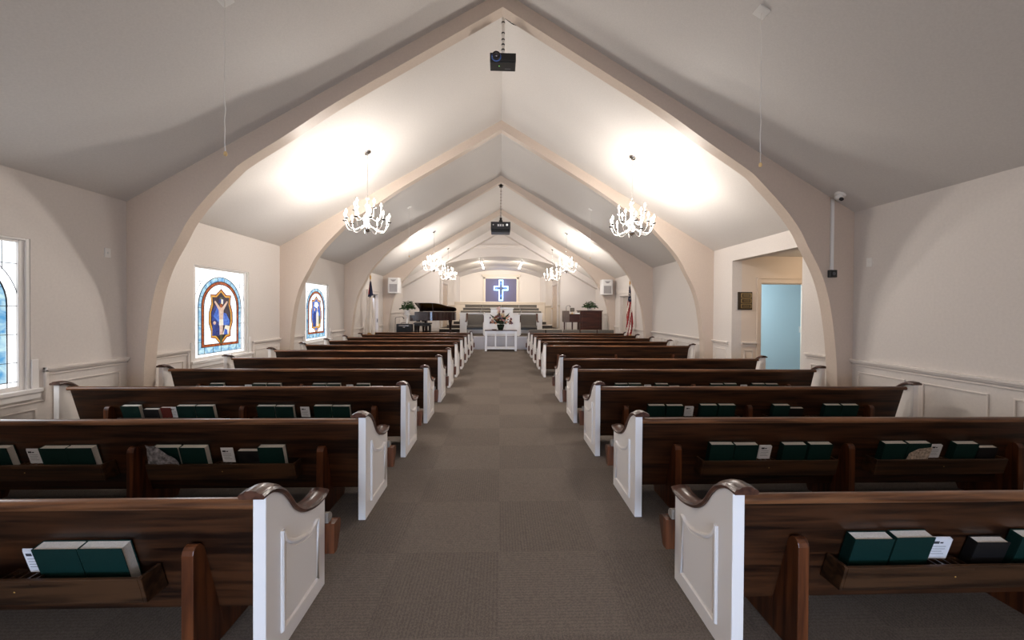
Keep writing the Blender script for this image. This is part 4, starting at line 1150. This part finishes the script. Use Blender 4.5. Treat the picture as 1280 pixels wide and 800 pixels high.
obj('top', MB().lathe([(.001, 0), (.14, 0), (.15, .015), (.14, .03), (.001, .03)], (sx, sy, 1.33), 20), M['whitep'], r, smooth=40)
obj('column', MB().lathe([(.05, 0), (.03, .06), (.022, .2), (.035, .4), (.022, .55), (.03, .78), (.05, .83)], (sx, sy, .5), 14), M['whitep'], r, smooth=40)
obj('base', MB().lathe([(.001, 0), (.15, 0), (.14, .025), (.05, .04), (.001, .04)], (sx, sy, .5), 20), M['whitep'], r, smooth=40)
plant('potted_plant', sx, sy, 1.36, .27, .46, 'bushy green pothos on the white stand left of the piano', 240, 4, .11, .16)
# amplifier, microphones, candle-like speaker
r = thing('amplifier', (-3.80, 15.32, .5), 'black amplifier box with silver badge standing left of the piano', 'amplifier')
obj('cabinet', MB().box(-4.1, -3.49, 15.2, 15.48, .52, .98), M['blackp'], r, bevel=.015)
obj('speaker_cloth', MB().box(-4.06, -3.53, 15.19, 15.2, .56, .86), speckled('black_grille_cloth', (.012, .012, .013), .4, 300, .9), r)
obj('control_panel', MB().box(-4.0, -3.6, 15.188, 15.2, .895, .93), M['chrome'], r, bevel=.003)
obj('badge', MB().box(-3.84, -3.74, 15.184, 15.19, .84, .862), M['chrome'], r)
obj('handle', MB().tube(smoothpath([(-3.95, 15.36, .98), (-3.93, 15.36, 1.01), (-3.67, 15.36, 1.01), (-3.65, 15.36, .98)], 4), .01, 6), M['blackp'], r, smooth=60)
for i, foot in enumerate(((-4.05, 15.25), (-3.54, 15.25), (-4.05, 15.43), (-3.54, 15.43))): obj('foot', MB().cyl((foot[0], foot[1], .5), (foot[0], foot[1], .522), .02), M['blackp'], r)
def mic_stand(x, y, zt, dx, label, ang=.0):
    r = thing('microphone_stand', (x, y, .5), label, 'microphone stand')
    obj('base', MB().lathe([(.001, 0), (.11, 0), (.10, .015), (.02, .03), (.001, .03)], (x, y, .5), 18), M['blackp'], r, smooth=40)
    obj('pole', MB().cyl((x, y, .52), (x, y, zt), .010, 8), M['dark'], r, smooth=40)
    obj('boom', MB().tube(smoothpath([(x, y, zt), (x+dx*.25, y, zt+.04), (x+dx, y, zt+.06)], 4), .008, 8), M['dark'], r, smooth=40)
    obj('microphone', MB().tube([(x+dx, y, zt+.06), (x+dx*1.18, y-.02, zt+.02), (x+dx*1.25, y-.03, zt-.02)], [.012, .014, .026], 10), M['blackp'], r, smooth=50)
mic_stand(-4.2, 15.45, 1.2, .28, 'thin boom microphone stand at the far left of the platform')
r = thing('desk_lamp', (-3.72, 15.33, .98), 'small white cylinder lamp on top of the black amplifier', 'lamp')
obj('shade', MB().lathe([(.001, .0), (.035, .0), (.035, .02), (.03, .03), (.03, .20), (.001, .2)], (-3.70, 15.28, .98), 14), M['whitep'], r, smooth=40)
obj('foot_ring', MB().lathe([(.001, .0), (.042, .0), (.042, .012), (.001, .012)], (-3.70, 15.28, .98), 14), M['blackp'], r, smooth=40)

# organ on the right
r = thing('organ_console', (3.9, 16.4, .5), 'tall reddish wooden organ console on the right of the platform', 'organ')
g = MB().box(3.42, 4.36, 16.2, 16.85, .5, 1.52); obj('case', g, M['organ'], r, bevel=.008)
g = MB().box(3.39, 4.39, 16.16, 16.88, 1.52, 1.56).box(3.40, 4.38, 16.18, 16.86, .5, .58); obj('cornice', g, M['organ'], r, bevel=.006)
g = MB()
for q in ((3.5, 4.28, .66, .69), (3.5, 4.28, 1.42, 1.45), (3.5, 3.53, .66, 1.45), (4.25, 4.28, .66, 1.45)): g.box(q[0], q[1], 16.185, 16.2, q[2], q[3])
obj('panel_moulding', g, M['organ'], r, bevel=.003)
r = thing('keyboard_desk', (3.06, 16.4, .5), 'low wooden keyboard desk on legs left of the organ', 'desk')
g = MB().box(2.95, 3.41, 16.2, 16.75, 1.05, 1.38); obj('body', g, M['organ'], r, bevel=.006)
g = MB().prism([(16.15, 1.05), (16.15, 1.30), (16.2, 1.54), (16.75, 1.54), (16.75, 1.05)], 'x', 2.73, 2.95); obj('side_panel', g, nmat('grey_brown_laminate', (.13, .09, .075), .5), r, bevel=.006, label='grey-brown side cheek')
g = MB().box(2.95, 3.41, 16.15, 16.3, 1.38, 1.405); obj('lid', g, M['organ'], r)
for x in (2.76, 3.10, 3.36):
    obj('leg', MB().lathe([(.03, 0), (.03, .05), (.02, .08), (.03, .3), (.035, .55)], (x, 16.3, .5), 10), M['organ'], r, smooth=40)
obj('pedal_block', MB().box(3.02, 3.2, 16.2, 16.6, .5, .56), M['ebony'], r)
r = thing('table_lamp', (3.08, 16.3, 1.405), 'small brass reading lamp standing on the keyboard desk', 'lamp')
obj('base', MB().lathe([(.001, 0), (.06, 0), (.05, .015), (.01, .03), (.008, .17), (.001, .17)], (3.08, 16.25, 1.405), 14), M['brassy'], r, smooth=40)
obj('shade', MB().prism([(16.16, 1.53), (16.32, 1.50), (16.3, 1.66), (16.22, 1.67)], 'x', 3.0, 3.17), M['grey'], r, bevel=.01)
r = thing('sheet_music', (3.3, 16.22, 1.405), 'white sheet music propped on the keyboard desk beside the organ', 'paper')
obj('sheet', MB().prism([(16.18, 1.406), (16.19, 1.406), (16.25, 1.46), (16.24, 1.46)], 'x', 3.2, 3.4), M['card'], r)
plant('leafy_plant', 3.9, 16.5, 1.56, .30, .36, 'low spreading green plant on top of the organ', 200, 9, .12, .08)
mic_stand(2.95, 16.95, 1.72, .14, 'microphone on a tall stand behind the keyboard desk')

# five upholstered chairs in front of the right-hand front pew
ch0 = None
for i in range(5):
    x = 1.385+.655*i
    if ch0 is None:
        ch0 = bpy.data.objects.new('upholstered_chair', None); COL.objects.link(ch0)
        obj('seat', MB().box(-.29, .29, 0, .5, .34, .44), M['grey'], ch0, bevel=.03, seg=3, world=False)
        obj('backrest', MB().prism([(-.09, .40), (-.10, .80), (-.085, .825), (-.03, .825), (-.01, .80), (.01, .40)], 'x', -.305, .305), M['grey'], ch0, bevel=.02, seg=3, world=False)
        for a in (-.25, .22):
            for b in (-.04, .42): obj('leg', MB().box(a, a+.03, b, b+.03, 0, .36), M['dark'], ch0, world=False)
        obj('frame', MB().box(-.27, .27, 0, .46, .31, .345), M['dark'], ch0, world=False)
        c = ch0
    else: c = dup(ch0)
    c.location = (x, 14.42, 0)
    tag(c, 'grey upholstered chair, %s from the aisle, in the row before the platform' % ['first', 'second', 'third', 'fourth', 'fifth'][i], 'chair', 'grey chairs in front of the right pews')

# ------------------------------------------------------------------ lights beyond the lamps built above
def area(name, loc, rot, sx, sy, p, col):
    l = bpy.data.lights.new(name, 'AREA'); l.shape = 'RECTANGLE'; l.size = sx; l.size_y = sy; l.energy = p; l.color = col
    o = bpy.data.objects.new(name, l); o.location = loc; o.rotation_euler = rot; COL.objects.link(o); return o
# daylight falling through the stained glass
for a, b in WINS: area('window_daylight', (-W+.0, (a+b)/2, 1.48), (0, -PI/2, 0), 1.3, 1.1, 16, (.86, .93, 1))
area('assumed_side_room_daylight', (5.2, 8.45, 2.5), (.5, -.2, 0), .7, .5, 72, (.80, .92, 1))  # assumed source, out of view, for the side room's bluish light
point((6.4, 6.5, 2.35), 26, (1, .78, .55), .1)  # assumed unseen lamp for the warm light in the vestibule
for s in (-1, 1):
    for y in (19.6, 22.05):
        l = bpy.data.lights.new('spot_light', 'SPOT'); l.energy = 150; l.color = (1, .9, .76); l.spot_size = 2.2; l.spot_blend = .6; l.shadow_soft_size = .06
        o = bpy.data.objects.new('spot_light', l); COL.objects.link(o); o.location = (s*1.03+.06, y+.1, 3.74)
        o.rotation_euler = (Vector((s*.9, 25.3, 2.2))-o.location).to_track_quat('-Z', 'Y').to_euler()
    point((s*1.03+.06, 20.9, 3.3), 16, (1, .9, .78), .1)
for x, z in ((0, 2.5), (0, 3.3), (-.3, 2.99), (.3, 2.99)): point((CXX+x, YK-.25, z), 4, (.15, .38, 1), .05)
# unseen blue light added behind the viewer for the pew posts; entrance assumed
ed = area('assumed_entrance_daylight', (0, YB+.12, 1.0), (PI/2-.05, 0, 0), 4.2, 1.2, 44, (.50, .69, 1))
ed.data.spread = .95

w = bpy.data.worlds.new('outdoor_daylight'); scene.world = w; w.use_nodes = True
w.node_tree.nodes['Background'].inputs[0].default_value = (.7, .8, 1, 1); w.node_tree.nodes['Background'].inputs[1].default_value = .6

# ------------------------------------------------------------------ camera
f, yaw, pitch, roll, sy = 477.42, .0319, -.0089, .0063, 7.99
r_ = Vector((cos(yaw), -sin(yaw), 0)); F_ = Vector((sin(yaw), cos(yaw), 0)); U_ = Vector((0, 0, 1))
fw = F_*cos(pitch)+U_*sin(pitch); up = -F_*sin(pitch)+U_*cos(pitch)
R_ = r_*cos(roll)+up*sin(roll); UP = -r_*sin(roll)+up*cos(roll)
cam = bpy.data.cameras.new('camera'); co = bpy.data.objects.new('camera', cam); COL.objects.link(co)
mw = Matrix.Identity(4)
for i in range(3): mw[i][0] = R_[i]; mw[i][1] = UP[i]; mw[i][2] = -fw[i]
mw[0][3], mw[1][3], mw[2][3] = -.0134, 0, 1.55
co.matrix_world = mw
cam.sensor_width = 36; cam.sensor_fit = 'HORIZONTAL'; cam.lens = f*36/1280; cam.shift_y = -sy/1280; cam.clip_start = .02
scene.camera = co

vs = scene.view_settings
vs.view_transform = 'Standard'; vs.look = 'None'; vs.gamma = 1; vs.use_curve_mapping = False; vs.exposure = 0.
try:
    scene.cycles.use_denoising = True; scene.cycles.max_bounces = 10; scene.cycles.diffuse_bounces = 6; scene.cycles.sample_clamp_indirect = 6
except Exception: pass
